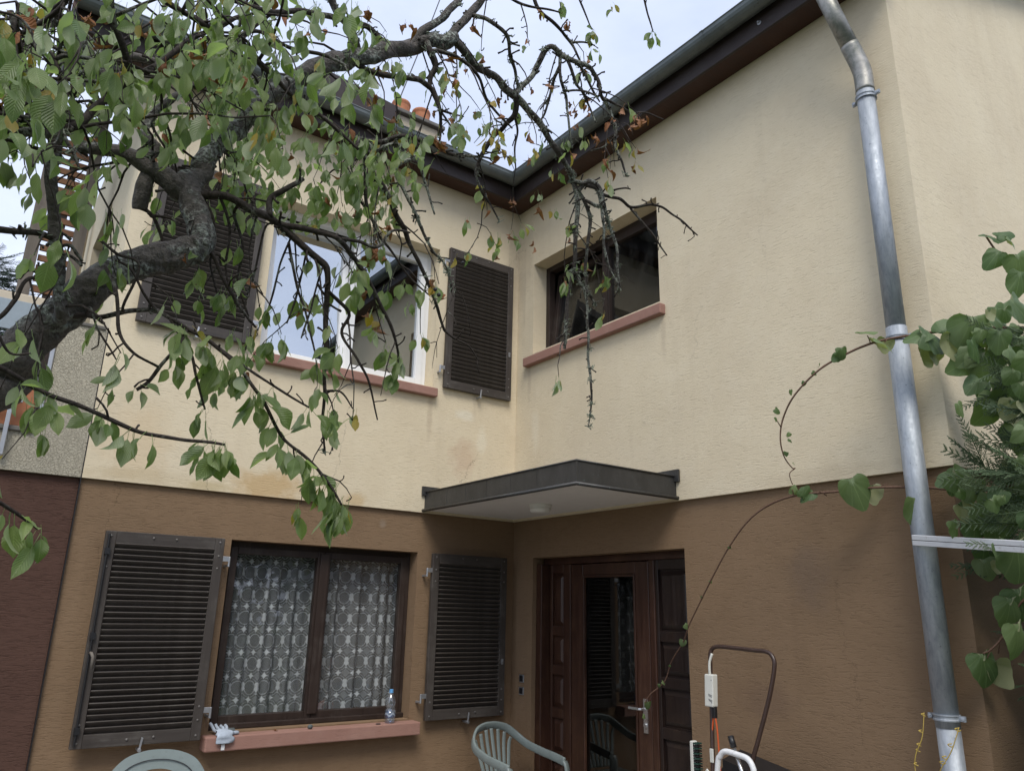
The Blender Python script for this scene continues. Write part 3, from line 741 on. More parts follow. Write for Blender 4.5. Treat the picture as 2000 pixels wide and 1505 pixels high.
tm = MB().box((-.145, -.006, -.008), (.145, .345, .012)).mesh('roof_tile', TILE)
for r_ in range(3):
    for i in range(12):
        d = -.30+r_*.30
        inst('roof_tile', tm, rf, (-3.78+i*.30-(0 if d < 0 else 0), d, rz(d)+.012), (R(24)-.03, 0, random.uniform(-.006, .006)))
# ridge capping seen above the gutter, and the chimney
p0, p1 = onA(600, 131, .55), onA(768, 217, .55)
MB().obox((p0+p1)/2-Vector((0, 0, .15)), (p1-p0)/2, (0, .1, 0), (0, 0, .15)).build('ridge_cap', FASCIA, house, bevel=.01)
q0, q1 = onA(768, 222, 1.6), onA(851, 256, 1.6)
xa, xb = q0.x+.07, q1.x+.03
ch = MB(); ch.box((xa, 1.6, 6.0), (xb, 2.05, 7.27)); ch = ch.build('chimney', CHIM, house, bevel=.01)
MB().box((xa-.06, 1.54, 7.27), (xb+.07, 2.11, 7.32)).build('chimney_cap', CONC, ch, bevel=.01)
for xx in (xa+.12, xb-.14):
    MB().lathe((xx, 1.8, 7.32), (0, 0, 1), [(0, .115), (.20, .108), (.235, .118), (.26, .112), (.26, .085), (.05, .08)], 18).build('chimney_pot', TERRA, ch, smooth=False)

# ---- canopy over the corner
cx, cy, c0, c1 = -.905, -1.905, 2.432, 2.585
ca = MB(); ca.box((cx, cy, c0), (cx+.02, LO, c1)); ca.box((cx+.02, cy, c0), (LO, cy+.02, c1)); ca.box((cx+.02, cy+.02, c1-.03), (0, 0, c1-.008))
can = ca.build('canopy', COPPER, house, bevel=.003)
MB().tube([(cx-.012, LO, c0+.004), (cx-.012, cy-.012, c0+.004), (LO, cy-.012, c0+.004)], .013, 8).build('drip_roll', COPPER, can, smooth=True)
MB().tube([(cx-.004, -.002, c1), (cx-.004, cy-.004, c1), (-.002, cy-.004, c1)], .006, 6).build('top_bead', COPPER, can, smooth=True)
MB().box((cx+.021, cy+.021, c0+.006), (LO, LO, c0+.026)).build('canopy_soffit', WHITE, can)
MB().box((cx-.035, -.022, 2.555), (-.003, -.002, 2.632)).build('flashing', COPPER, can, bevel=.003)
MB().box((-.022, cy-.04, 2.545), (-.002, -.024, 2.632)).build('flashing', COPPER, can, bevel=.003)
sv_ = MB()
for q in (.35, .62, .9, 1.2, 1.5): sv_.box((cx-.0015, -q-.001, c0+.02), (cx+.001, -q+.001, c1-.006))
sv_.box((cx-.004, cy-.004, c0+.012), (cx+.006, cy+.006, c1)); sv_.build('seam', COPPER, can)

lamp = thing('ceiling_lamp', 'round white lamp on the white underside of the corner canopy', 'lamp', (-.445, -.951, 2.438))
MB().lathe((-.445, -.951, 2.4375), (0, 0, -1), [(0, .085), (.022, .085), (.022, .078)], 28).build('base', LAMPW, lamp)
MB().lathe((-.445, -.951, 2.4155), (0, 0, -1), [(0, .079), (.024, .076), (.034, .066), (.038, 0)], 28).build('diffuser', LAMPW, lamp, smooth=True)

# ---- doorbell plates in the corner
for i, z in enumerate((1.136, 1.041)):
    t = thing('bell_plate', ['upper', 'lower'][i]+' small square metal plate on the brown wall between shutter and door', 'bell plate', (LO, -.13, z), 'square plates beside the door')
    yy = -.13
    MB().box((LO-.010, yy-.030, z-.03), (LO, yy+.030, z+.03)).build('frame', HINGE, t, bevel=.002)
    MB().box((LO-.013, yy-.022, z-.022), (LO-.009, yy+.022, z+.022)).build('button', BLACKP, t, bevel=.002)

# ---- downpipe
PX, PY, PR = -.09, -3.577, .05
dp = thing('downpipe', 'galvanised downpipe running down the wall corner from the gutter', 'downpipe', (PX, PY, 0))
MB().tube([(PX, PY, 0.05), (PX, PY, 1.22)], PR+.001, 24).build('pipe', ZINC, dp, smooth=True, label='lowest length of pipe')
MB().tube([(PX, PY, 1.20), (PX, PY, 3.17)], PR+.003, 24).build('pipe', ZINC, dp, smooth=True, label='middle length of pipe')
MB().tube([(PX, PY, 3.155), (PX, PY, 4.72)], PR, 24).build('pipe', ZINC, dp, smooth=True, label='upper length of pipe')
el = catmull([(PX, PY, 4.66), (PX, PY, 4.78), (PX-.018, PY+.008, 4.86), (PX-.06, PY+.028, 4.98)], 5)
MB().tube(el, PR+.003, 24).build('elbow', ZINCO, dp, smooth=True)
MB().tube([(PX-.055, PY+.026, 4.965), (PX-.215, PY+.10, 5.42)], PR, 24).build('offset_pipe', ZINCO, dp, smooth=True, label='stained slanting pipe at the top')
MB().tube([(PX-.212, PY+.098, 5.41), (PX-.212, PY+.11, 5.50), (PX-.212, PY+.11, 5.59)], PR+.004, 24).build('outlet', ZINCO, dp, smooth=True)
for i, z in enumerate((4.615, 3.105, 1.245)):
    b = MB(); b.lathe((PX, PY, z-.014), (0, 0, 1), [(0, PR+.002), (0, PR+.009), (.006, PR+.009), (.010, PR+.005), (.018, PR+.005), (.022, PR+.009), (.028, PR+.009), (.028, PR+.002)], 24)
    for s_ in (-1, 1):
        b.obox((PX+.004*s_, PY+s_*(PR+.020), z), (.005, 0, 0), (0, .016, 0), (0, 0, .012)); b.lathe((PX-.001, PY+s_*(PR+.022), z), (-1, 0, 0), [(0, .012), (.012, .010), (.014, 0)], 10)
    b.box((PX+PR, PY-.006, z-.006), (.002 if z > 2 else LO, PY+.006, z+.006))
    b.build('bracket', ZINC, dp)

# ------------------------------------------------------------------ the terrace left of the house
XL = -5.6
nx = onA(96, 750).x
ter = thing('terrace_parapet', 'dirty grey roughcast parapet above a maroon wall, left of the vertical joint', 'terrace wall', (-4.2, 0, 0))
wall('parapet', 1, 0, .16, XL, XJ-.007, ZB, 3.405, [(XL-1, nx, 2.66, 4)], ROUGHCAST, parent=ter)
wall('maroon_wall', 1, LO+.004, .26, XL, XJ-.007, -.02, ZB-.002, [], MAROON, parent=ter)
for o in list(ter.children): o.data.transform(Matrix.Translation(-Vector(ter.location)))
MB().box((nx-.004, -.012, 3.405), (XJ-.016, .17, 3.43)).build('coping', CONC, ter, bevel=.006)
MB().box((XL, -.02, 2.66), (nx-.03, .2, 2.69)).build('ledge', CONC, ter, bevel=.006)
MB().box((nx-.03, -.008, 2.69), (nx-.006, .03, 3.36)).build('edge_strip', HINGE, ter, bevel=.003)
MB().box((XL, .42, 2.43), (XJ-.03, .45, 3.36)).build('dark_backing', BRWOOD, ter)  # dark sheet added so the notch behind the planter reads dark
MB().box((XL, .16, 2.3), (XJ-.02, 7.0, 2.42)).build('terrace_floor', CONC, ter)
# side wall of the house facing the terrace
wall('upper_wall', 0, XJ, XJ+.22, .265, 6.2, ZB, 5.95, [(1.45, 2.6, 2.5, 5.05)], CREAM)
MB().box((XJ+.08, 1.45, 2.5), (XJ+.14, 1.53, 5.05)).build('terrace_door', BRWOOD, house)
MB().box((XJ+.10, 1.53, 2.5), (XJ+.11, 2.6, 5.05)).build('terrace_door_pane', GLASSB, house)
tag(MB().lathe((XJ-.09, 3.1, 2.42), (0, 0, 1), [(0, .06), (3.2, .06)], 16).build('beige_pipe', BEIGE, smooth=True, loc=(XJ-.09, 3.1, 2.42)), 'beige pipe running up the wall beside the terrace door', 'pipe')
def pole(px, py, y, wid):
    p = onA(px, py, y)
    return p.x-wid/2, p.x+wid/2
scr = thing('slatted_screen', 'orange brown slatted wooden screen behind the terrace, half hidden by the tree', 'screen', (-3.8, 1.62, 2.42))
sa, sb = onA(74, 500, 1.62).x, onA(140, 500, 1.62).x
MB().box((sa-.10, 1.60, 2.42), (sa-.005, 1.70, 5.8)).build('post', GREYW, scr); MB().box((sb-.02, 1.50, 2.42), (sb+.07, 1.59, 5.9)).build('post', GREYW, scr)
sl_ = MB().box((-(sb-sa)/2, -.012, -.026), ((sb-sa)/2, .012, .026)).mesh('slat', ORWOOD)
for i in range(24): inst('slat', sl_, scr, ((sa+sb)/2, 1.64, 3.5+i*.094))
MB().box(((sa+sb)/2-.03, 1.655, 2.42), ((sa+sb)/2+.03, 1.70, 5.8)).build('batten', GREYW, scr)
b0, b1 = onA(-60, 541, .9), onA(122, 590, .9)
tag(MB().box((b0.x, .9, b1.z-.10), (b1.x, .98, b1.z)).build('beam', BEIGE, bevel=.008, loc=(b0.x, .9, b1.z)), 'cream beam crossing the terrace behind the trunk', 'beam')
g1 = onA(85, 610, .7)
tag(MB().box((g1.x-1.0, .70, g1.z-.17), (g1.x, .72, g1.z+.05)).build('metal_sheet', GREYBL, bevel=.003, loc=(g1.x, .7, g1.z)), 'blue grey metal sheet under the cream terrace beam', 'sheet')
# planter in the notch of the parapet
pl = thing('planter_box', 'terracotta planter box standing on the parapet ledge at the left edge', 'planter', (-4.0, .1, 2.69))
MB().box((-4.9, .03, 2.69), (nx-.05, .18, 3.04)).build('pot', TERRA, pl, bevel=.012)
MB().box((-4.89, .04, 2.94), (nx-.06, .17, 3.045)).build('soil', CONC, pl)
br = thing('railing_bracket', 'grey metal railing bracket fixed in front of the planter', 'bracket', (nx-.2, -.02, 2.5))
MB().box((nx-.19, -.05, 2.50), (nx-.165, -.025, 3.0)).build('leg', HINGE, br, bevel=.003); MB().box((-4.6, -.052, 2.83), (nx-.12, -.024, 2.855)).build('rail', HINGE, br, bevel=.003)
for i in range(4): MB().box((nx-.30-i*.13, -.044, 2.855), (nx-.288-i*.13, -.032, 3.2)).build('bar', HINGE, br)

# ------------------------------------------------------------------ leaves
def leaf_mesh(name, mat, L=1.0, w=.165, fold=.25, curl=.5, twist=0.0, wav=.05, pet=.28, crumple=0.0, seed=0):
    """leaf along +x with its stalk; z is the upper side"""
    rnd = random.Random(seed); nu = 9; nv = (-1, -.55, 0, .55, 1)
    V = []; F = []; UV = []
    def bend(x, y, z):
        a = curl*max(0, x-pet)/(1-pet); a2 = a*a*.5
        X = pet+(x-pet)*(1-.15*a*a) if x > pet else x
        Z = z-a2*.55*(1-pet)
        tw = twist*max(0, x-pet); c, s_ = math.cos(tw), math.sin(tw)
        return (X*L, (y*c-z*s_)*L, (Z+y*s_)*L)
    for i in range(nu):
        t = i/(nu-1); x = pet+(1-pet)*t
        wd = w*(math.sin(math.pi*min(1, t*1.01)**.92)**.80) if 0 < t < 1 else .004
        if t > .8: wd *= .82
        for j, v in enumerate(nv):
            jag = (1+.05*((i+j) % 2)) if abs(v) == 1 else 1
            y = v*wd*jag; z = abs(v)*wd*fold+wav*math.sin(t*9+v*2+seed)*abs(v)*wd*2
            if crumple: z += crumple*rnd.uniform(-1, 1)*.1; y *= 1-crumple*.5*rnd.random()
            V.append(bend(x, y, z)); UV.append((t, v))
    for i in range(nu-1):
        for j in range(4):
            F.append((i*5+j, (i+1)*5+j, (i+1)*5+j+1, i*5+j+1))
    n = len(V); r = .008
    for x, z in ((0, 0), (pet*.5, .012), (pet+.02, 0)):
        for k in range(3): a = k*2.094; V.append((x*L, math.cos(a)*r*L, (z+math.sin(a)*r)*L)); UV.append((0, 0))
    for q in (0, 1):
        for k in range(3): F.append((n+q*3+k, n+q*3+(k+1) % 3, n+q*3+3+(k+1) % 3, n+q*3+3+k))
    me = bpy.data.meshes.new(name); me.from_pydata(V, [], F); ul = me.uv_layers.new(name='UVMap')
    for p in me.polygons:
        p.use_smooth = True
        for li in p.loop_indices: ul.data[li].uv = UV[me.loops[li].vertex_index]
    if mat: me.materials.append(mat)
    return me
def heart_mesh(name, mat, seed=0, cup=.25):
    rnd = random.Random(seed); V = [(0, 0, 0)]; UV = [(0, 0)]; F = []
    rings, n = 4, 30; sq = rnd.uniform(.9, 1.12)
    for r_ in range(1, rings+1):
        q = r_/rings
        for k in range(n):
            a = -math.pi+2*math.pi*(k+.5)/n; A = abs(a)
            rad = .45+.17*max(0, math.cos(a))**9+.10*math.exp(-((A-2.3)/.42)**2)-.33*math.exp(-((math.pi-A)/.26)**2)
            rad *= 1+.025*math.sin(a*7+seed)
            x = .36+math.cos(a)*rad*q-.36*(1-q); y = math.sin(a)*rad*q*sq
            z = -cup*(y*y*1.3+(x-.3)**2*.8)-.10*math.exp(-(y/.05)**2)*q*.35+.05*math.sin(a*3+seed*1.7)*q*q+.018*rnd.uniform(-1, 1)*q
            V.append((x, y, z)); UV.append((x+.001, y))
    for k in range(n): F.append((0, 1+k, 1+(k+1) % n))
    for r_ in range(rings-1):
        for k in range(n):
            a = 1+r_*n+k; b = 1+r_*n+(k+1) % n; F.append((a, a+n, b+n, b))
    me = bpy.data.meshes.new(name); me.from_pydata(V, [], F); ul = me.uv_layers.new(name='UVMap')
    for p in me.polygons:
        p.use_smooth = True
        for li in p.loop_indices: ul.data[li].uv = UV[me.loops[li].vertex_index]
    me.materials.append(mat); return me
VAR = {'g': [], 'y': [], 'b': []}; VARA = {}
SH = [dict(fold=.22, curl=.5), dict(fold=.4, curl=.8, twist=.6), dict(fold=.12, curl=.25, w=.185), dict(fold=.55, curl=.6, twist=-.7, w=.168), dict(fold=.3, curl=1.0, w=.15), dict(fold=.2, curl=-.3, wav=.12, w=.18), dict(fold=.7, curl=.5, twist=1.2)]
for i, q in enumerate(SH):
    VAR['g'].append(leaf_mesh('leaf', LEAF['g'], seed=i, **q)); VAR['y'].append(leaf_mesh('leaf', LEAF['y'], seed=i+20, **{**q, 'w': .17}))
    VAR['b'].append(leaf_mesh('leaf', LEAF['b'], seed=i+40, fold=1.0+.2*(i % 3), curl=1.0+.3*(i % 4), twist=1.2*(i % 3-1), w=.17, wav=.2, crumple=.5))

def frame_from(d, nrm_hint):
    x = d.normalized(); z = nrm_hint-x*nrm_hint.dot(x)
    if z.length < 1e-4: z = x.orthogonal()
    z.normalize(); y = z.cross(x)
    return Matrix((x, y, z)).transposed().to_4x4()
TWR, LFR = .74, .36                               # twig rate, leaf rate
def proj(p):
    q = p-CAM; z = q.dot(cd)
    return (1000+FPX*q.dot(cr)/z, 752.5-FPX*q.dot(cu)/z, z) if z > .05 else (-9e9, 0, 1)
LEAVES = []                                       # (kind, variant, matrix, length)
def add_leaf(p, d, hint, size, kind):
    M_ = frame_from(d, hint) @ Matrix.Diagonal((size, size*random.uniform(.78, 1.22), size*random.uniform(.5, 1.7), 1)); M_.translation = p
    LEAVES.append((kind, random.randrange(len(SH)), M_, size))
LIMBS = []                                        # (px, py, depth, px radius) of the thick wood, kept mostly free of leaves
def blocked(p):
    x, y, z = proj(p); r = random.random()
    for (a, b_, d, w_) in LIMBS:
        if z < d+.06 and (x-a)**2+(y+28-b_)**2 < (w_+26)**2: return r < .66
    if 850 < x < 1010 and 500 < y < 800: return r < .8
    if 470 < x < 860 and 420 < y < 740: return r < .12
    if y > 740 and x > 700: return r < .6
    return False
rv = lambda: Vector((random.gauss(0, 1), random.gauss(0, 1), random.gauss(0, 1)))
def pick(mix):
    r = random.random()
    return 'g' if r < mix[0] else ('y' if r < mix[0]+mix[1] else 'b')
def cluster(p, n, mix, size=.105, spread=.8):
    if blocked(p): return
    size *= .75
    for i in range(n):
        k = pick(mix); d = Vector((0, 0, -1))*random.uniform(.6, 1.6)+rv()*spread*.46
        s_ = size*random.uniform(.72, 1.2)*(.78 if k != 'g' else 1)
        add_leaf(p+rv()*.006, d, Vector((random.gauss(0, .8), random.gauss(-.3, .8), 1.1)), s_, k)

# ------------------------------------------------------------------ the cherry tree
tree = thing('cherry_tree', 'old cherry tree with a crooked lichen covered limb reaching in from the left', 'tree', (-4.75, -4.35, 0))
twigs = MB(); lich = MB(); fruit = MB(); CUR = []
def to_curve(pts, sub=6, wob=.5):
    P = []
    for (px, py, dep, r) in pts:
        q = at(px, py, dep); P.append((q.x, q.y, q.z, r*(.78 if r > 9 else .90)/FPX*dep))
    C_ = catmull(P, sub); out = []
    for i, c in enumerate(C_):
        v = Vector(c[:3]); rr = max(c[3], .0008)
        nz_ = Vector((noise.noise(v*14), noise.noise(v*14+Vector((9, 0, 0))), noise.noise(v*14+Vector((0, 9, 0)))))
        out.append((v+nz_*min(rr*wob*2.2, .02), rr))
    return out
def spur(p, d, L, r):
    """short knobby fruit spur"""
    q = p; pts = [p]; dd = d.normalized()
    for i in range(3): dd = (dd+rv()*.3).normalized(); q = q+dd*L/3; pts.append(q)
    twigs.tube(pts, [r*.75, r*.7, r*.65, r*.85], 5)
def twig(p, d, L, r, mix, leafy, droop=.30, lsize=.10, sub=True, wig=.28):
    n = max(4, int(L/.045)); pts = [p]; q = p; dd = d.normalized()
    for i in range(n):
        dd = (dd+Vector((0, 0, -droop))+rv()*wig*.6).normalized(); q = q+dd*(L/n); pts.append(q)
        if sub and random.random() < .5: spur(q, rv()+dd*.4, random.uniform(.008, .03), r*.6)
        if i > 0 and random.random() < leafy*LFR: cluster(q, random.choice((1, 1, 2, 2)), mix, lsize)
    twigs.tube(pts, [r*.68*(1-.6*i/n) for i in range(n+1)], 5, jit=.25)
    if random.random() < leafy*.95: cluster(q, random.choice((2, 3, 3, 4)), mix, lsize)
    elif random.random() < .12:
        for _ in range(2): fruit.ball(q+rv()*.012+Vector((0, 0, -.02)), .0062, 5)
    if sub and L > .22:
        for _ in range(random.choice((1, 2, 2))):
            i = random.randrange(1, n); twig(pts[i], (pts[i]-pts[i-1]).normalized()+rv()*.7, L*random.uniform(.3, .6), r*.7, mix, leafy, droop, lsize, False)
def branch(pts, name='branch', tw=0, tl=(.12, .35), mix=(.92, .05, .03), leafy=1.0, t0=.15, spurs=10, n=8, lic=0, mat=None, droop=.3, lsize=.10, jit=.22, end=0, clusters=()):
    """a limb of its own; then its twigs, spurs and leaves. rates are per metre"""
    if CUR and pts[0][0] > -10 and pts[0][1] > 0:
        s0 = at(*pts[0][:3]); best = min(((q[0]-s0).length, i_, j_) for i_, cc in enumerate(CUR) for j_, q in enumerate(cc))
        if best[0] < .16:
            q = CUR[best[1]][best[2]][0]; x_, y_, z_ = proj(q); pts = [(x_, y_, z_, pts[0][3])]+list(pts if best[0] > .03 else pts[1:])
    c = to_curve(pts); b = MB()
    b.tube([v for v, r in c], [r for v, r in c], n, jit=jit, seed=len(CUR))
    if c[0][1] > .018:
        for v, r in c[::3]: x_, y_, z_ = proj(v); LIMBS.append((x_, y_, z_, r*FPX/z_))
    o = b.build(name, mat or (BARK if max(r for v, r in c) > .012 else TWIG), tree, smooth=True); CUR.append(c)
    L = sum((c[i+1][0]-c[i][0]).length for i in range(len(c)-1))
    def some(rate):
        k = rate*L; k = int(k)+(random.random() < k-int(k)); return k
    for _ in range(some(spurs)):
        i = random.randrange(1, len(c)-1); spur(c[i][0]+rv().normalized()*c[i][1]*.7, rv(), random.uniform(.012, .05), min(.0045, c[i][1]*.5+.001))
    for _ in range(some(tw*TWR)):
        i = random.randrange(int(len(c)*t0), len(c)); tan = (c[min(i+1, len(c)-1)][0]-c[i-1][0]).normalized()
        d = rv(); d = (d-tan*d.dot(tan)).normalized()+tan*.5+Vector((0, 0, -.25))
        twig(c[i][0], d, random.uniform(*tl), min(.0042, c[i][1]*.6+.0012), mix, leafy, droop, lsize)
    for _ in range(some(lic)):
        i = random.randrange(0, len(c)); p = c[i][0]+rv().normalized()*c[i][1]*.85; s_ = random.uniform(.006, .016)
        for _k in range(4): lich.tube([p, p+rv().normalized()*s_, p+rv().normalized()*s_*1.5], [.002, .0022, .001], 4)
    if end: cluster(c[-1][0], end, mix, lsize)
    for t, k in clusters: cluster(c[min(len(c)-1, int(t*(len(c)-1)))][0], k, mix, lsize)
    return c
D1 = (.93, .04, .03)
# trunk: from the ground, then the limb across the left of the picture
tb_ = tree.location
tr = [(tb_.x, tb_.y, -.05, .10), (tb_.x+.02, tb_.y+.0, .8, .088), (tb_.x+.10, tb_.y-.02, 1.45, .082)]
for (px, py, dep, r) in [(-45, 775, 1.50, 58), (30, 695, 1.55, 56), (95, 632, 1.58, 50), (155, 584, 1.61, 49), (222, 534, 1.65, 43), (300, 505, 1.7, 40), (360, 495, 1.75, 39), (393, 474, 1.78, 36), (388, 435, 1.8, 35), (373, 392, 1.82, 34), (362, 360, 1.85, 34)]:
    q = at(px, py, dep); tr.append((q.x, q.y, q.z, r*.71/FPX*dep))
C_ = catmull(tr, 22)
for c in C_:
    x_, y_, z_ = proj(Vector(c[:3])); LIMBS.append((x_, y_, z_, c[3]*FPX/z_))
tk = MB(); tk.tube([Vector(c[:3]) for c in C_], [c[3] for c in C_], 40, jit=.13)
CANK = ((325, 528, 1.70), (345, 500, 1.68), (118, 622, 1.56), (160, 560, 1.58), (392, 478, 1.76))
for i, v in enumerate(tk.v):                      # cankers, ridges and peeling bands
    ax = C_[min(len(C_)-1, i//40)]; o_ = (v-Vector(ax[:3])); l_ = o_.length
    if l_ < 1e-6: continue
    k_ = noise.fractal(v*26, 1.0, 2.1, 4)*.10+.16*max(0, noise.noise(v*38+Vector((1, 2, 3))))*max(0, noise.noise(v*7))*2.5+max(0, noise.noise(v*9+Vector((4, 4, 4)))-.25)*.25
    k_ += .035*noise.noise(Vector((i//40*.9, 0, 0)))+.05*noise.noise(v*95)
    for (bx_, by_, bd_) in CANK:
        k_ += .38*math.exp(-((v-at(bx_, by_, bd_)).length/.035)**2)*(.6+.8*noise.noise(v*70))
    tk.v[i] = v+o_*k_
tk.build('trunk', BARK, tree, smooth=True); CUR.append([(Vector(c[:3]), c[3]) for c in C_])
# main forks
branch([(365, 372, 1.84, 34), (398, 332, 1.9, 26), (430, 290, 1.95, 24), (468, 235, 2.0, 22), (500, 198, 2.05, 24), (560, 170, 2.15, 22), (620, 140, 2.2, 24), (680, 112, 2.25, 22), (740, 105, 2.3, 20), (800, 90, 2.4, 19), (868, 76, 2.45, 18), (884, 72, 2.47, 15)], n=16, tw=5, spurs=26, lic=90, jit=.34, leafy=.7, mat=BARKL)
branch([(862, 78, 2.45, 12), (905, 38, 2.5, 11), (938, 2, 2.55, 10), (965, -60, 2.6, 9)], tw=4, lic=25, mix=(.4, .2, .4), leafy=.5)
branch([(790, 90, 2.4, 9), (830, 60, 2.42, 9), (870, 30, 2.45, 8), (905, -20, 2.5, 8)], tw=4, lic=20, mix=(.3, .2, .5), leafy=.6)
S1 = (.55, .28, .17)
branch([(880, 78, 2.47, 9), (915, 118, 2.5, 8), (960, 152, 2.6, 8), (1003, 190, 2.65, 8.5), (1050, 235, 2.75, 7), (1082, 282, 2.8, 6.5), (1105, 322, 2.85, 6), (1120, 350, 2.9, 5.5), (1128, 400, 2.9, 5), (1127, 450, 2.9, 5), (1119, 520, 2.9, 4.5), (1112, 562, 2.9, 4), (1105, 640, 2.9, 4), (1103, 682, 2.9, 3)], n=10, tw=3.5, spurs=34, lic=40, mix=S1, leafy=.55, mat=LICHT)
branch([(1112, 528, 2.9, 3), (1130, 545, 2.9, 3), (1144, 575, 2.9, 3), (1148, 640, 2.9, 3), (1150, 700, 2.9, 3), (1155, 760, 2.9, 2.6), (1154, 800, 2.9, 2), (1150, 832, 2.9, 1)], spurs=40, lic=25, mat=LICHT)
branch([(1120, 352, 2.9, 4), (1140, 392, 2.92, 4), (1152, 430, 2.92, 4), (1147, 480, 2.92, 3.4), (1146, 560, 2.92, 3), (1165, 597, 2.92, 2)], spurs=35, lic=25, mat=LICHT)
branch([(1150, 352, 2.9, 6), (1170, 372, 2.9, 6), (1180, 410, 2.92, 4), (1192, 450, 2.94, 3.4), (1205, 490, 2.94, 3), (1208, 570, 2.94, 2)], spurs=50, lic=25, mat=LICHT)
branch([(1125, 352, 2.9, 5), (1150, 360, 2.9, 5), (1168, 372, 2.9, 6), (1172, 400, 2.9, 5), (1140, 392, 2.9, 3)], spurs=40, lic=20, mat=LICHT)
branch([(1176, 400, 2.9, 4), (1178, 440, 2.9, 3), (1183, 500, 2.9, 3), (1200, 540, 2.9, 2), (1212, 560, 2.9, 1.6)], spurs=45, mat=LICHT)
branch([(1178, 378, 2.9, 4), (1208, 388, 2.95, 3.5), (1232, 402, 3, 3.4), (1262, 402, 3, 3), (1292, 405, 3, 2.6), (1320, 422, 3, 2.2), (1345, 444, 3, 2), (1362, 460, 3, 1.4)], spurs=26, mat=TWIG)
branch([(1232, 402, 3, 2.8), (1250, 428, 3, 2.4), (1272, 455, 3, 2.2), (1290, 480, 3, 1.8), (1303, 500, 3, 1.4)], spurs=22)
branch([(1195, 372, 2.95, 2), (1220, 368, 2.95, 2), (1232, 370, 2.95, 1.4)], spurs=20)
branch([(1000, 188, 2.65, 7), (1022, 168, 2.68, 6), (1045, 140, 2.7, 6), (1060, 105, 2.7, 6), (1078, 94, 2.7, 6), (1100, 112, 2.72, 6), (1130, 122, 2.75, 5), (1155, 138, 2.8, 5), (1170, 160, 2.8, 4), (1176, 190, 2.8, 4), (1190, 212, 2.85, 4), (1200, 245, 2.85, 3.5), (1203, 290, 2.85, 3), (1215, 320, 2.85, 2.4), (1223, 346, 2.85, 1.6)], tw=5, spurs=34, lic=35, mix=(.25, .25, .5), leafy=.5, mat=LICHT)
branch([(1178, 192, 2.8, 3), (1205, 205, 2.85, 2.4), (1235, 220, 2.9, 2), (1262, 222, 2.9, 1.8), (1296, 233, 2.9, 1.2)], spurs=14, mix=(.1, .1, .8), clusters=((.5, 1), (.75, 1)), lsize=.07)
branch([(1204, 270, 2.85, 2), (1180, 285, 2.85, 2), (1152, 295, 2.85, 1.4)], spurs=20)
for pts in ([(1090, 110, 2.72, 4), (1095, 150, 2.72, 3.4), (1105, 190, 2.75, 3), (1110, 240, 2.75, 2.4), (1118, 290, 2.78, 2)], [(1105, 118, 2.72, 4), (1125, 160, 2.75, 3), (1140, 185, 2.8, 2.6), (1165, 240, 2.8, 1.8)],
            [(1120, 122, 2.75, 3), (1145, 150, 2.78, 3), (1160, 180, 2.8, 2.4), (1172, 200, 2.8, 1.8)], [(1085, 130, 2.72, 4), (1078, 170, 2.74, 3), (1065, 220, 2.76, 2.4), (1050, 240, 2.76, 1.6)],
            [(1100, 175, 2.75, 2.4), (1140, 178, 2.78, 2.4), (1170, 190, 2.8, 2)], [(1092, 155, 2.75, 3), (1075, 185, 2.76, 2.2), (1055, 215, 2.76, 1.6)]):
    branch(pts, tw=3, spurs=26, lic=12, mix=(.2, .2, .6), leafy=.45, mat=LICHT)
branch([(1004, 196, 2.65, 6), (1003, 225, 2.67, 6), (985, 250, 2.7, 5), (962, 272, 2.72, 5), (940, 305, 2.72, 4.4), (930, 340, 2.72, 3.5), (940, 372, 2.72, 3), (955, 395, 2.75, 2.4), (975, 430, 2.76, 1.8)], tw=6, spurs=30, mix=S1, leafy=.8, lic=10)
branch([(1003, 225, 2.67, 3), (1010, 255, 2.7, 2.4), (1005, 290, 2.7, 2), (1008, 330, 2.7, 1.5)], tw=6, mix=(.5, .3, .2), leafy=.9)
branch([(930, 18, 2.5, 5), (955, 40, 2.52, 4.5), (990, 70, 2.55, 4), (998, 110, 2.6, 4), (1008, 140, 2.62, 3.4), (1013, 175, 2.65, 2.4)], tw=4, spurs=34, lic=30, mix=S1, leafy=.4, mat=LICHT)
branch([(1040, -10, 2.7, 4), (1055, 20, 2.7, 4), (1090, 52, 2.75, 3.6), (1115, 85, 2.8, 3), (1130, 110, 2.8, 2.4), (1140, 150, 2.85, 2)], tw=2, spurs=20, mix=(.5, .2, .3), leafy=.4)
branch([(1115, 80, 2.8, 2.4), (1140, 84, 2.8, 2), (1162, 90, 2.8, 1.5)], spurs=20, end=3, mix=(.9, .1, 0))
branch([(1255, -20, 2.8, 2.4), (1262, 20, 2.8, 2), (1270, 45, 2.8, 1.6), (1275, 62, 2.8, 1.2)], spurs=15, end=7, mix=(1, 0, 0), lsize=.085, clusters=((.9, 3),))
branch([(1128, -10, 2.8, 2), (1140, 20, 2.8, 2), (1152, 50, 2.8, 1.4), (1158, 58, 2.8, 1)], spurs=15, end=6, mix=(.9, .1, 0), lsize=.085)
branch([(930, -20, 2.5, 3), (990, -5, 2.55, 3), (1030, 12, 2.6, 2.6), (1075, 20, 2.65, 2), (1100, 28, 2.7, 1.6)], tw=5, mix=(.25, .15, .6), leafy=.7)
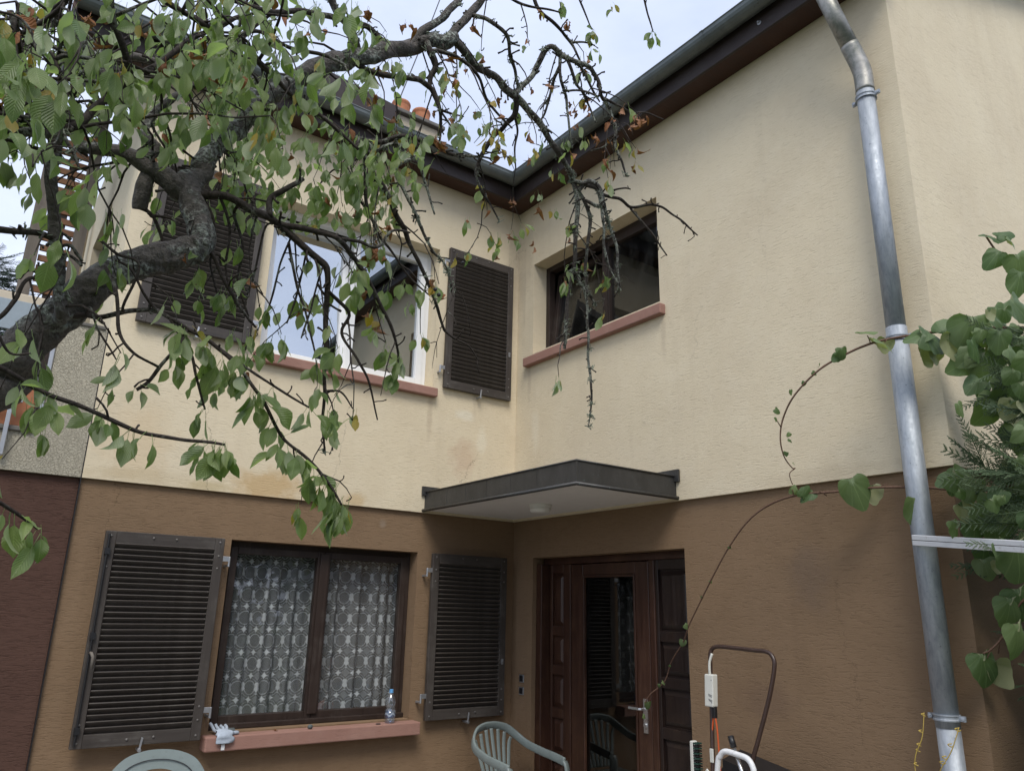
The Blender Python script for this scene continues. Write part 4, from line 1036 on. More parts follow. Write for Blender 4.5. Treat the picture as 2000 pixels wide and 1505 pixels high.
# limbs to the upper left
branch([(365, 378, 1.84, 28), (322, 342, 1.8, 25), (270, 318, 1.78, 20), (215, 296, 1.75, 16), (150, 288, 1.7, 14)], n=12, tw=5, spurs=12, lic=14, lsize=.10)
branch([(300, 332, 1.79, 16), (288, 350, 1.79, 19), (281, 378, 1.79, 20), (276, 408, 1.79, 17)], name='stub', n=12, spurs=4)
branch([(280, 405, 1.79, 5), (296, 418, 1.79, 4), (310, 450, 1.8, 3.6), (316, 470, 1.8, 3)], spurs=10, tw=3)
branch([(300, 415, 1.8, 3.6), (330, 425, 1.8, 3), (355, 440, 1.8, 3)], spurs=10)
branch([(270, 320, 1.78, 13), (300, 290, 1.8, 12), (284, 262, 1.8, 11), (290, 235, 1.82, 9), (330, 200, 1.85, 8), (380, 160, 1.9, 7)], tw=7, lic=18)
branch([(368, 380, 1.83, 12), (440, 384, 1.83, 9), (490, 410, 1.85, 9), (540, 437, 1.9, 8), (582, 472, 1.92, 8), (618, 505, 1.95, 8), (637, 532, 1.96, 7), (640, 600, 1.97, 6), (637, 680, 1.97, 5), (634, 760, 1.98, 4), (630, 830, 1.98, 3), (634, 880, 1.98, 2)], tw=7, tl=(.1, .28), spurs=20, leafy=.62, mix=D1, lic=6, droop=.4)
branch([(540, 437, 1.9, 7), (600, 448, 1.92, 6.5), (655, 468, 1.95, 6), (690, 502, 2.0, 5.5), (715, 542, 2.02, 5), (742, 592, 2.05, 4.4), (765, 640, 2.07, 3.6), (778, 690, 2.1, 2.4), (772, 730, 2.1, 1.6)], tw=7, tl=(.1, .25), spurs=18, leafy=.75, mix=D1, droop=.4)
branch([(520, 425, 1.88, 7), (528, 390, 1.9, 6.5), (560, 366, 1.92, 6), (592, 352, 1.95, 5)], tw=9, leafy=1, lsize=.09)
branch([(660, 470, 1.95, 4), (700, 470, 2, 4), (735, 480, 2.02, 3.4), (765, 450, 2.05, 3), (800, 455, 2.1, 2)], tw=5, spurs=20, mix=(.5, .2, .3), leafy=.6)
# vertical sucker and its forks
branch([(112, 612, 1.5, 17), (110, 560, 1.49, 14), (110, 500, 1.48, 14), (104, 450, 1.47, 15), (103, 380, 1.46, 14), (103, 310, 1.45, 15), (106, 262, 1.45, 17)], n=14, tw=2, spurs=8, lic=10, jit=.14)
branch([(106, 265, 1.45, 13), (88, 235, 1.45, 12), (75, 200, 1.45, 10), (55, 150, 1.46, 9), (40, 90, 1.46, 8), (20, 20, 1.46, 7)], n=10, tw=9, lsize=.105)
branch([(112, 258, 1.45, 13), (150, 242, 1.48, 11), (200, 202, 1.55, 10), (258, 150, 1.6, 9), (300, 128, 1.65, 7), (345, 98, 1.7, 6), (405, 60, 1.8, 5), (475, 28, 1.9, 4)], n=10, tw=9, lsize=.105)
branch([(256, 152, 1.6, 8), (246, 115, 1.58, 8), (232, 60, 1.55, 7.5), (218, 0, 1.52, 7), (210, -50, 1.5, 7)], n=10, tw=8)
branch([(100, 262, 1.45, 12), (60, 262, 1.42, 12), (20, 252, 1.4, 12), (-20, 215, 1.38, 12), (-60, 190, 1.36, 12)], n=10, tw=7)
branch([(30, 256, 1.4, 8), (18, 232, 1.4, 7), (-5, 205, 1.4, 7), (-40, 170, 1.4, 6)], tw=4)
branch([(103, 470, 1.47, 8), (80, 456, 1.45, 7), (40, 452, 1.42, 7), (0, 449, 1.4, 8), (-50, 445, 1.38, 8)], tw=5, lic=20)
branch([(96, 545, 1.48, 5), (60, 545, 1.45, 4), (28, 585, 1.42, 5), (5, 612, 1.4, 5), (-20, 630, 1.4, 5)], tw=4)
branch([(92, 540, 1.48, 4), (60, 528, 1.45, 3), (40, 545, 1.43, 3)], tw=5)
branch([(112, 250, 1.5, 4), (118, 200, 1.5, 4), (112, 130, 1.5, 4), (90, 90, 1.5, 3), (70, 70, 1.5, 3)], tw=9, mix=(.8, .06, .14))
branch([(112, 240, 1.42, 4), (128, 275, 1.4, 4), (142, 300, 1.4, 4), (155, 330, 1.4, 2)], lic=30, tw=5, leafy=.6, mat=LICHT)
branch([(108, 485, 1.47, 4), (135, 480, 1.47, 3.4), (152, 498, 1.47, 3), (162, 510, 1.47, 2)], tw=4, spurs=20)
branch([(112, 500, 1.47, 4), (140, 503, 1.47, 3.4), (160, 520, 1.47, 3)], tw=4, spurs=20)
# dark branches crossing the upper left
branch([(20, 40, 1.9, 10), (70, 50, 1.92, 11), (118, 45, 1.95, 13), (150, 78, 1.98, 15), (182, 112, 2.0, 17), (205, 150, 2.0, 18), (222, 172, 2.0, 16)], n=12, tw=6, lic=30, spurs=30, jit=.35)
branch([(185, 110, 2.0, 12), (230, 105, 2.02, 10), (290, 118, 2.05, 9), (350, 125, 2.1, 8), (430, 135, 2.2, 7), (520, 160, 2.3, 5)], n=10, tw=8, lic=20, spurs=25)
branch([(-40, 55, 1.5, 5), (50, 60, 1.5, 5), (110, 20, 1.5, 5), (150, -30, 1.5, 5)], tw=8)
branch([(105, 120, 1.5, 5), (130, 112, 1.5, 5), (180, 115, 1.5, 4), (235, 128, 1.5, 3)], tw=6)
branch([(300, -10, 1.7, 7), (345, 18, 1.72, 7), (395, 50, 1.75, 7), (440, 78, 1.78, 6.5), (485, 95, 1.8, 6), (515, 130, 1.82, 5.5), (560, 178, 1.85, 5), (600, 205, 1.88, 4.5), (650, 245, 1.9, 4), (700, 292, 1.92, 3)], tw=9, tl=(.1, .26), lsize=.10, spurs=14)
branch([(440, 76, 1.78, 5), (470, 68, 1.8, 5), (510, 62, 1.85, 4), (560, 90, 1.9, 4), (620, 105, 1.92, 4), (680, 130, 1.95, 3)], tw=9, lsize=.09)
branch([(-20, 20, 1.2, 3), (30, 30, 1.2, 3), (60, 60, 1.2, 3), (70, 100, 1.2, 2)], tw=12, lsize=.11)
branch([(390, -10, 1.9, 5), (450, 0, 1.95, 5), (520, 20, 2.0, 6), (590, 26, 2.1, 6), (650, 34, 2.2, 6)], tw=9, spurs=14)
branch([(640, -20, 2.2, 8), (662, 30, 2.22, 8), (690, 70, 2.25, 7), (705, 105, 2.28, 6)], tw=5, lic=40, spurs=25, mat=LICHT)
branch([(680, 35, 2.25, 6), (715, 48, 2.3, 6), (738, 75, 2.32, 6), (760, 92, 2.32, 5)], tw=4, lic=18, mix=(.5, .2, .3))
branch([(690, 120, 2.25, 7), (720, 138, 2.27, 6), (770, 150, 2.3, 6), (815, 155, 2.35, 6), (842, 172, 2.4, 6), (858, 205, 2.4, 4.5), (862, 240, 2.42, 3.5), (860, 275, 2.42, 2.4)], tw=4, spurs=25, lic=10, mix=(.6, .2, .2), leafy=.6)
branch([(842, 100, 2.4, 8), (852, 130, 2.4, 7), (842, 150, 2.4, 6), (838, 168, 2.4, 5)], spurs=20, lic=20)
branch([(858, 210, 2.4, 3), (880, 222, 2.42, 2.4), (905, 228, 2.44, 1.6)], spurs=20)
branch([(860, 215, 2.4, 2.6), (876, 240, 2.42, 2), (882, 246, 2.42, 1.5)], spurs=14)
branch([(858, 100, 2.42, 5), (890, 110, 2.45, 4), (935, 150, 2.5, 3.4), (955, 200, 2.55, 3), (1000, 250, 2.6, 2)], tw=6, mix=S1, leafy=.8)
# long hanging branches over the white window
branch([(560, 180, 2.15, 6), (600, 215, 2.2, 5.5), (648, 240, 2.22, 5), (690, 270, 2.25, 5), (740, 278, 2.28, 5.5), (790, 268, 2.3, 5), (840, 278, 2.34, 4.4), (880, 300, 2.38, 4), (915, 305, 2.4, 3), (960, 310, 2.45, 2)], tw=5, tl=(.15, .4), spurs=25, leafy=.35, mix=(.5, .25, .25), lic=14, droop=.5, t0=.35)
branch([(725, 300, 2.27, 4), (760, 285, 2.28, 4), (790, 290, 2.3, 5), (815, 310, 2.3, 4), (830, 360, 2.32, 3), (850, 420, 2.34, 2)], spurs=24, lic=20, mat=LICHT)
branch([(728, 335, 2.2, 6), (750, 370, 2.22, 6), (770, 410, 2.24, 6), (785, 440, 2.24, 6), (800, 475, 2.26, 5), (820, 520, 2.28, 4.4), (840, 560, 2.3, 4), (855, 600, 2.32, 3.4), (868, 645, 2.34, 3)], tw=5, tl=(.1, .25), spurs=22, mix=(.55, .15, .3), leafy=.6, lic=8, droop=.45)
branch([(868, 645, 2.34, 2.6), (885, 660, 2.36, 2), (915, 675, 2.38, 1.8), (935, 705, 2.4, 1.2)], spurs=12)
branch([(775, 330, 2.28, 4.4), (790, 375, 2.3, 4), (808, 410, 2.3, 4), (825, 450, 2.32, 3.6), (845, 490, 2.34, 3), (870, 520, 2.36, 2.4), (885, 580, 2.38, 1.8)], spurs=26, lic=22, mat=LICHT, tw=4, leafy=.35, mix=(.5, .1, .4))
branch([(700, 380, 2.15, 3), (722, 420, 2.17, 3), (740, 460, 2.2, 3), (765, 490, 2.22, 2.6), (800, 540, 2.25, 2.2), (838, 575, 2.28, 1.8)], tw=8, tl=(.1, .22), spurs=12, leafy=.7, mix=(.75, .05, .2))
branch([(710, 280, 2.1, 3), (712, 340, 2.12, 3), (715, 400, 2.13, 2.6), (730, 440, 2.14, 2.2), (742, 478, 2.15, 1.8)], tw=6, leafy=.7, mix=(.7, .1, .2), lsize=.085)
branch([(650, 560, 1.97, 4), (680, 610, 2, 4), (668, 650, 2, 3.4), (695, 700, 2, 3), (720, 745, 2.02, 2.4), (737, 820, 2.04, 1.6)], tw=3, spurs=14, leafy=.5)
branch([(640, 760, 1.98, 3), (665, 765, 2, 2.4), (690, 797, 2, 1.6)], spurs=12, end=2)
branch([(634, 830, 1.98, 2), (645, 850, 1.98, 2), (650, 880, 1.98, 1.4)], spurs=14)
for (x, y) in ((560, 470), (600, 492), (520, 440), (628, 520)):
    branch([(x, y, 1.93, 2.4), (x-12, y+45, 1.93, 2.2), (x-24, y+95, 1.93, 2.4), (x-40, y+140, 1.93, 1.8)], tw=7, tl=(.08, .2), spurs=14, leafy=.8, droop=.45)
branch([(570, 480, 1.93, 3.6), (580, 560, 1.93, 3), (600, 620, 1.93, 2.6), (615, 690, 1.93, 2)], tw=5, tl=(.08, .18), leafy=.7, droop=.45)
# lower branches over the cream wall
G1 = (.96, .02, .02)
branch([(158, 618, 1.58, 6), (200, 622, 1.6, 5.5), (250, 608, 1.6, 5.5), (300, 607, 1.62, 5), (335, 622, 1.62, 4.6), (372, 645, 1.63, 4.4), (415, 672, 1.64, 4.4), (470, 720, 1.65, 4), (510, 780, 1.66, 4), (548, 850, 1.67, 3.6), (600, 895, 1.68, 3.6), (640, 940, 1.69, 3.2), (668, 985, 1.7, 2.4)], tw=2.5, tl=(.06, .16), spurs=10, mix=G1, leafy=1, t0=.3, lsize=.112, clusters=((.45, 3), (.52, 3), (.58, 3), (.62, 4), (.67, 3), (.7, 4), (.74, 3), (.77, 4), (.80, 3), (.83, 4), (.86, 3), (.88, 4), (.91, 3), (.93, 4), (.96, 4), (.98, 4)), end=8)
branch([(332, 620, 1.62, 4), (372, 690, 1.63, 3.4), (385, 740, 1.63, 3), (400, 800, 1.64, 2)], tw=4, tl=(.05, .12), mix=G1, lsize=.085, end=4)
branch([(420, 672, 1.64, 3.4), (500, 730, 1.66, 3), (560, 770, 1.68, 2.6), (605, 795, 1.7, 2)], spurs=16, end=3, mix=G1, lsize=.08, clusters=((.5, 2),))
branch([(372, 630, 1.63, 4), (352, 668, 1.6, 4), (318, 710, 1.58, 4), (292, 745, 1.57, 4), (268, 760, 1.56, 4)], spurs=12, mix=G1, clusters=((.3, 2), (.95, 3)), lsize=.085)
branch([(262, 690, 1.5, 3), (234, 645, 1.5, 4), (228, 570, 1.52, 4), (205, 520, 1.55, 4)], spurs=12, tw=3, mix=G1, lsize=.085)
branch([(178, 600, 1.55, 2.4), (190, 640, 1.55, 2.4), (215, 680, 1.56, 2.2), (227, 702, 1.56, 1.6)], spurs=14)
branch([(240, 600, 1.56, 3), (270, 520, 1.56, 3), (228, 495, 1.55, 3), (200, 470, 1.55, 2.6)], tw=4, spurs=12, mix=G1)
branch([(300, 606, 1.6, 4), (278, 570, 1.6, 3), (255, 525, 1.6, 3), (225, 508, 1.58, 2.6)], end=5, mix=G1)
branch([(-40, 700, 1.22, 6), (20, 727, 1.25, 6), (62, 752, 1.28, 6), (108, 772, 1.3, 5.4), (160, 790, 1.33, 5.2), (225, 822, 1.36, 5), (275, 842, 1.38, 4.6), (340, 855, 1.4, 4.2), (400, 862, 1.42, 3.4), (438, 868, 1.43, 3)], spurs=10, jit=.1, mix=(1, 0, 0), lsize=.088, clusters=((.2, 4), (.28, 3), (.34, 4), (.52, 5), (.63, 4), (.72, 3), (.88, 4), (.93, 4), (.97, 4)), end=8)
branch([(-40, 960, 1.05, 5), (0, 980, 1.07, 4.6), (40, 1005, 1.1, 4), (75, 1030, 1.12, 3.4)], spurs=12, jit=.1, mix=(1, 0, 0), lsize=.088, clusters=((.55, 3), (.75, 2)), end=6)
branch([(-60, 640, 1.2, 4), (-10, 650, 1.22, 4), (20, 690, 1.24, 3), (60, 690, 1.25, 2)], tw=9, tl=(.05, .12), mix=G1, lsize=.075)
for (x, y, dd) in ((455, 420, 1.86), (400, 388, 1.82), (430, 395, 1.84)):
    branch([(x, y, dd, 3.4), (x+20, y+60, dd, 3), (x+10, y+130, dd, 2.6), (x+30, y+200, dd, 2)], tw=6, tl=(.06, .16), mix=G1, leafy=.9, lsize=.08, droop=.45)
branch([(415, 500, 1.78, 5), (440, 550, 1.78, 4), (470, 600, 1.8, 3.4), (500, 640, 1.82, 2.4)], tw=6, tl=(.06, .16), mix=G1, leafy=.8, lsize=.08, droop=.4)
# more leafy growth filling the crown at the upper left (branches chosen along the limbs)
pool = [(c, i) for c in CUR for i in range(len(c)) if c[0][1] > .0045 and proj(c[i][0])[0] < 740 and proj(c[i][0])[1] < 330]
for k in range(64):
    c, i = random.choice(pool); p = c[i][0]
    d = Vector((random.gauss(0, .8), random.gauss(.1, .8), random.gauss(.35, .6)))
    L = random.uniform(.18, .42); n = 6; pts = [p]; dd = d.normalized()
    for _ in range(n): dd = (dd+Vector((0, 0, -.14))+rv()*.18).normalized(); pts.append(pts[-1]+dd*L/n)
    if any(proj(q)[2] < .85 or proj(q)[0] > 780 for q in pts): continue
    twigs.tube(pts, [.0042*(1-.6*j/n) for j in range(n+1)], 6, jit=.25)
    for j in range(1, n+1):
        if random.random() < .55: twig(pts[j], dd+rv()*.7+Vector((0, 0, -.3)), random.uniform(.06, .2), .0024, (.93, .04, .03), 1.0, .35, .092)
for (x, y, dd, n_) in ((20, 60, 1.05, 4), (60, 110, 1.1, 4), (15, 150, 1.05, 3), (90, 40, 1.15, 3), (140, 20, 1.2, 3), (55, 200, 1.1, 3), (20, 250, 1.15, 3), (170, 340, 1.35, 3), (195, 330, 1.3, 2), (60, 320, 1.3, 3), (230, 410, 1.45, 2), (395, 370, 1.7, 2)):
    cluster(at(x, y, dd), n_, (1, 0, 0), .092)
for k in range(125):
    x = random.uniform(430, 830); y = random.gauss(330, 55)-abs(x-600)*.05
    cluster(at(x, y, random.uniform(1.95, 2.5)), random.choice((2, 3, 3, 4)), (.92, .05, .03), .078, .7)
for k in range(210):
    x = random.uniform(-10, 740); y = random.uniform(0, 290)
    cluster(at(x, y, random.uniform(1.35, 2.3)), random.choice((2, 3, 3, 4)), (.92, .04, .04), .09, .7)
for (x, y, dd, n_) in ((545, 600, 1.95, 3), (590, 570, 1.95, 3), (600, 620, 1.97, 3), (610, 500, 1.95, 4), (660, 520, 1.97, 2), (690, 560, 2, 3), (700, 545, 2, 3), (735, 640, 2.05, 4), (755, 560, 2.1, 3), (790, 545, 2.2, 4), (800, 590, 2.25, 3), (770, 600, 2.2, 4), (640, 560, 1.97, 2), (780, 690, 2.1, 5), (770, 720, 2.1, 4), (640, 700, 1.97, 2), (530, 660, 1.95, 4), (515, 590, 1.93, 3), (820, 560, 2.28, 3), (735, 600, 2.05, 3), (500, 640, 1.85, 3), (440, 560, 1.8, 3), (480, 500, 1.85, 3), (460, 470, 1.85, 3), (455, 640, 1.82, 4), (420, 690, 1.65, 4), (450, 720, 1.65, 4), (390, 660, 1.63, 4), (360, 640, 1.63, 3), (340, 700, 1.6, 3), (500, 760, 1.66, 4), (470, 690, 1.65, 3)):
    cluster(at(x, y, dd), n_, (.96, .03, .01), .088, .6)
for (x, y, dd, n_) in ((770, 30, 2.3, 4), (800, 45, 2.35, 4), (860, 20, 2.4, 4), (720, 10, 2.2, 3), (930, 40, 2.5, 2), (1035, 175, 2.72, 2), (1145, 210, 2.8, 3), (1115, 195, 2.76, 2), (985, 190, 2.65, 2), (675, 410, 2.1, 3), (760, 430, 2.2, 3), (850, 560, 2.3, 3), (1050, 400, 2.85, 2), (1000, 385, 2.8, 3), (1040, 470, 2.9, 2), (890, 500, 2.4, 1), (815, 15, 2.35, 4), (905, 30, 2.45, 3), (880, 100, 2.45, 2), (1075, 160, 2.72, 2), (1160, 260, 2.8, 3), (1125, 240, 2.78, 3), (1235, 240, 2.88, 2), (1200, 270, 2.85, 2), (960, 190, 2.6, 2), (1030, 300, 2.75, 2), (1060, 20, 2.7, 3), (1110, 40, 2.75, 3), (740, 400, 2.15, 2), (705, 560, 2.05, 2), (845, 590, 2.3, 3), (860, 540, 2.3, 2), (430, 180, 1.95, 3), (470, 190, 2, 2), (60, 100, 1.45, 3), (170, 30, 1.5, 3), (215, 20, 1.6, 3), (310, 55, 1.7, 2), (10, 190, 1.4, 3)):
    cluster(at(x, y, dd), n_, (.05, .12, .83), .085, .5)
for (x, y, dd, n_) in ((870, 130, 2.45, 3), (765, 110, 2.3, 3), (890, 170, 2.5, 4), (925, 215, 2.6, 4), (940, 240, 2.7, 3), (905, 255, 2.6, 3), (1010, 200, 2.7, 3), (1050, 290, 2.8, 5), (1085, 330, 2.85, 4), (1050, 375, 2.85, 3), (915, 425, 2.6, 4), (975, 455, 2.75, 3), (915, 490, 2.6, 4), (1085, 410, 2.9, 3), (1140, 265, 2.8, 3), (1105, 270, 2.8, 4), (1000, 300, 2.7, 3), (540, 300, 2.2, 3), (560, 290, 2.2, 2), (1150, 70, 2.8, 4), (1095, 5, 2.7, 3), (1195, 8, 2.8, 3)):
    cluster(at(x, y, dd), n_, (.62, .30, .08), .085, .5)
twigs.build('twigs', TWIG, tree, smooth=True, kind='stuff'); lich.build('lichen', LICHEN, tree, kind='stuff')
fruit.build('dried_cherries', BLACKP, tree, smooth=True, kind='stuff')
def joined_leaves(name, items, mats, meshes, parent):
    """many leaves as one mesh with a per leaf tint"""
    V = []; F = []; UV = []; MI = []; TI = []
    cache = {}
    for kind, var, M_, s_ in items:
        me = meshes[kind][var]
        if me not in cache: cache[me] = ([v.co.copy() for v in me.vertices], [tuple(p.vertices) for p in me.polygons], [[tuple(me.uv_layers[0].data[l].uv) for l in p.loop_indices] for p in me.polygons])
        vs_, fs, uvs = cache[me]; n = len(V); t = random.random()
        V += [M_ @ v for v in vs_]; F += [tuple(n+i for i in f) for f in fs]
        for q in uvs: UV += [c for w_ in q for c in w_]
        MI += [list(mats).index(kind)]*len(fs); TI += [t]*len(fs)
    org = root_loc(parent) if parent else Vector((0, 0, 0))
    me = bpy.data.meshes.new(name); me.from_pydata([v-org for v in V], [], F)
    for k_ in mats: me.materials.append(mats[k_])
    ul = me.uv_layers.new(name='UVMap'); ul.data.foreach_set('uv', UV)
    me.polygons.foreach_set('material_index', MI); me.polygons.foreach_set('use_smooth', [True]*len(F))
    at_ = me.attributes.new('tint', 'FLOAT', 'FACE'); at_.data.foreach_set('value', TI)
    o = bpy.data.objects.new(name, me); COL.objects.link(o); o.parent = parent; o['kind'] = 'stuff'
    return o
sc_ = []
for i, (k_, v_, M_, s_) in enumerate(LEAVES):
    x, y, z = proj(M_.translation); inn = -20 < x < 2020 and -20 < y < 1525
    nz_ = abs((M_.to_3x3() @ Vector((0, 0, 1))).normalized().dot((M_.translation-CAM).normalized()))
    sc_.append(((s_/z*(.35+nz_)) if inn else 0, i))
sc_.sort(reverse=True); big = {i for q, i in sc_[:300]}
tl_ = tree.location
for i in big:
    k_, v_, M_, s_ = LEAVES[i]
    o = bpy.data.objects.new('leaf', VAR[k_][v_]); COL.objects.link(o); o.parent = tree
    M2 = M_.copy(); M2.translation = M_.translation-tl_; o.matrix_basis = M2
joined_leaves('foliage', [q for i, q in enumerate(LEAVES) if i not in big], LEAFA, VAR, tree)
print('leaves', len(LEAVES))

# ------------------------------------------------------------------ conifers
def frond_mesh(name, mat, seed, L=1.0, depth=2):
    rnd = random.Random(seed); b = MB()
    def arm(p, a, l, r, lev, el):
        d = Vector((math.cos(a)*math.cos(el), math.sin(a)*math.cos(el), math.sin(el)))
        e = p+d*l+Vector((0, 0, -.06*l)); b.tube([p, (p+e)/2+Vector((0, 0, .03*l)), e], [r*.62, r*.55, r*.2], 3, cap=False)
        if lev:
            n = int(5+l*7)
            for i in range(1, n+1):
                t = i/(n+.6); q = p+(e-p)*t
                for s_ in (-1, 1): arm(q, a+s_*rnd.uniform(.55, .85), l*(1-t*.75)*rnd.uniform(.22, .40), r*.8, lev-1, el+rnd.uniform(-.2, .2))
    arm(Vector((0, 0, 0)), 0, L, .016, depth, 0)
    return b.mesh(name, mat, smooth=True)
FR = {'g': [frond_mesh('frond', CONIF, i) for i in range(3)]}
tp = at(2190, 1000, 3.5)
con = thing('thuja_tree', 'green thuja at the right edge of the photo, overgrown by the climbing vine', 'conifer', (tp.x, tp.y, 0))
ct = MB(); ct.tube([(tp.x, tp.y, -.05), (tp.x+.01, tp.y, 1.4), (tp.x, tp.y+.02, 3.0)], [.075, .055, .012], 10, jit=.15); ct.build('trunk', BARK, con, smooth=True)
items = []; limb = MB()
for i in range(520):
    z = .25+2.55*random.random()**.9; a = random.uniform(0, 2*math.pi)
    rr = (.52 if z < 1.9 else .52*(3.0-z)/1.1)*random.uniform(.45, 1.0)
    base = Vector((tp.x+math.cos(a)*rr*.72, tp.y+math.sin(a)*rr*.6, z))
    if base.y > YC-.28: base.y = YC-.28
    d = Vector((math.cos(a), math.sin(a)*.8, random.uniform(-.35, .45)))
    M_ = frame_from(d, Vector((random.gauss(0, .5), random.gauss(0, .5), 1))) @ Matrix.Scale(random.uniform(.20, .34), 4); M_.translation = base
    items.append(('g', i % 3, M_, .2))
    if i % 9 == 0: limb.tube([(tp.x, tp.y, z-.15), (base.x*.5+tp.x*.5, base.y*.5+tp.y*.5, z-.04), base], [.014, .010, .005], 5)
limb.build('limbs', TWIG, con, kind='stuff')
CONROW = True
# the sprays that reach into the picture
for (px, py, dep, ang, sz) in ((1905, 905, 3.45, 2.6, .36), (1890, 880, 3.5, 2.3, .30), (1900, 930, 3.4, 3.3, .34), (1930, 1020, 3.35, 3.1, .34), (1940, 985, 3.35, 3.3, .30), (1960, 860, 3.4, 2.9, .36), (1950, 950, 3.4, 2.9, .36), (1968, 645, 3.5, 2.9, .26), (1975, 690, 3.45, 3.3, .26), (1990, 660, 3.4, 2.7, .28), (1985, 900, 3.3, 2.4, .34), (1895, 850, 3.45, 1.9, .26), (1985, 1000, 3.3, 3.4, .3), (1960, 800, 3.5, 3.4, .22)):
    tip = at(px, py, dep); d = (cr*math.cos(ang)+cu*math.sin(ang)*.75+cd*random.uniform(-.2, .2)).normalized()
    M_ = frame_from(d, -cd+Vector((0, 0, .7))+rv()*.3) @ Matrix.Scale(sz, 4); M_.translation = tip-d*sz*.6
    items.append(('g', random.randrange(3), M_, sz))
for i in range(26):
    sz = random.uniform(.16, .32); tip = at(random.uniform(1905, 2005), random.uniform(640, 1130), random.uniform(3.3, 3.65))
    d = (cr*-1+cu*random.uniform(-.5, .8)+cd*random.uniform(-.3, .3)).normalized()
    M_ = frame_from(d, -cd+Vector((0, 0, .7))+rv()*.4) @ Matrix.Scale(sz, 4); M_.translation = tip-d*sz*.6; items.append(('g', i % 3, M_, sz))
for i in range(260):                              # dense low growth added against the wall to shade it, barely in view
    z = random.uniform(.05, 2.25); base = Vector((tp.x+random.uniform(-.22, .75), YC-.30-abs(random.gauss(0, .16)), z))
    if base.x-tp.x < -.05 and z > 1.75: continue
    d = Vector((random.gauss(-.3, .8), random.gauss(-.5, .7), random.uniform(-.4, .5)))
    M_ = frame_from(d, Vector((random.gauss(0, .5), -.6, .8))+rv()*.3) @ Matrix.Scale(random.uniform(.18, .30), 4); M_.translation = base; items.append(('g', i % 3, M_, .2))
joined_leaves('foliage', items, {'g': CONIF}, FR, con)
for dx, dy, rz_, lb in ((.95, -.30, 2.1, 'second thuja, added unseen past the right edge to shade the lower wall'), (.22, -.98, 4.0, 'third thuja, added unseen nearer the viewer past the right edge to block light')):  # thuja copies added out of view to keep light off the lower wall
    c2 = con.copy(); COL.objects.link(c2); c2.location = con.location+Vector((dx, dy, 0)); c2['label'] = lb; c2.rotation_euler = (0, 0, 0); c2['group'] = 'thujas along the right edge'
    for ch in list(con.children):
        q = ch.copy(); COL.objects.link(q); q.parent = c2
con['group'] = 'thujas along the right edge'
# tall conifer far behind the terrace
fp = Vector((onA(-25, 500, 13).x, 13, 0))
fc = thing('far_conifer', 'dark conifer against the sky beyond the terrace at the left edge', 'conifer', fp)
MB().tube([(fp.x, fp.y, -.1), (fp.x, fp.y, 4), (fp.x, fp.y, 8.2)], [.22, .14, .02], 8).build('trunk', BARK, fc, smooth=True)
FR2 = {'g': [frond_mesh('frond', CONIF2, 7, depth=1)]}; items = []
for i in range(1500):
    z = 1+7.6*random.random(); a = random.uniform(0, 2*math.pi); rr = 2.1*(9.0-z)/8*random.uniform(.35, 1)+.1
    base = fp+Vector((math.cos(a)*rr, math.sin(a)*rr, z)); d = Vector((math.cos(a), math.sin(a), random.uniform(-.3, .5)))
    M_ = frame_from(d, Vector((0, 0, 1))+rv()*.4) @ Matrix.Scale(random.uniform(.4, .8), 4); M_.translation = base; items.append(('g', 0, M_, .5))
joined_leaves('foliage', items, {'g': CONIF2}, FR2, fc)
# hedge added behind the camera to darken reflections and cut low sky light
hd = MB()
HM = {'g': [leaf_mesh('hedge_leaf', HEDGE, w=.3, pet=.05, seed=3)]}; items = []
for i in range(7000):
    x = random.uniform(-16, 12); z = random.uniform(0, 4.2); y = -12.5+random.gauss(0, .5)
    M_ = frame_from(rv(), rv()) @ Matrix.Scale(random.uniform(.25, .5), 4); M_.translation = Vector((x, y, z)); items.append(('g', 0, M_, .3))
hg = joined_leaves('added_hedge', items, {'g': HEDGE}, HM, None)
tag(hg, 'unseen green hedge added behind the camera to darken reflections and low sky light', 'hedge', kind='stuff')

# small plant growing over the planter
pp = thing('planter_plant', 'small leafy plant growing out of the terracotta planter', 'plant', (nx-.3, .1, 2.96))
items = []; st = MB()
for i in range(90):
    x = nx-.07-abs(random.gauss(0, .28)); p = Vector((x, .1+random.gauss(0, .05), 3.04+abs(random.gauss(0, .14))))
    M_ = frame_from(rv()+Vector((0, -.6, 0)), Vector((0, -.5, 1))+rv()*.5) @ Matrix.Scale(random.uniform(.03, .06), 4); M_.translation = p; items.append(('g', 0, M_, .05))
    if i % 6 == 0: st.tube([(x, .1, 2.95), p], .003, 4)
st.build('stems', TWIG, pp, kind='stuff'); joined_leaves('foliage', items, {'g': HEDGE}, HM, pp)

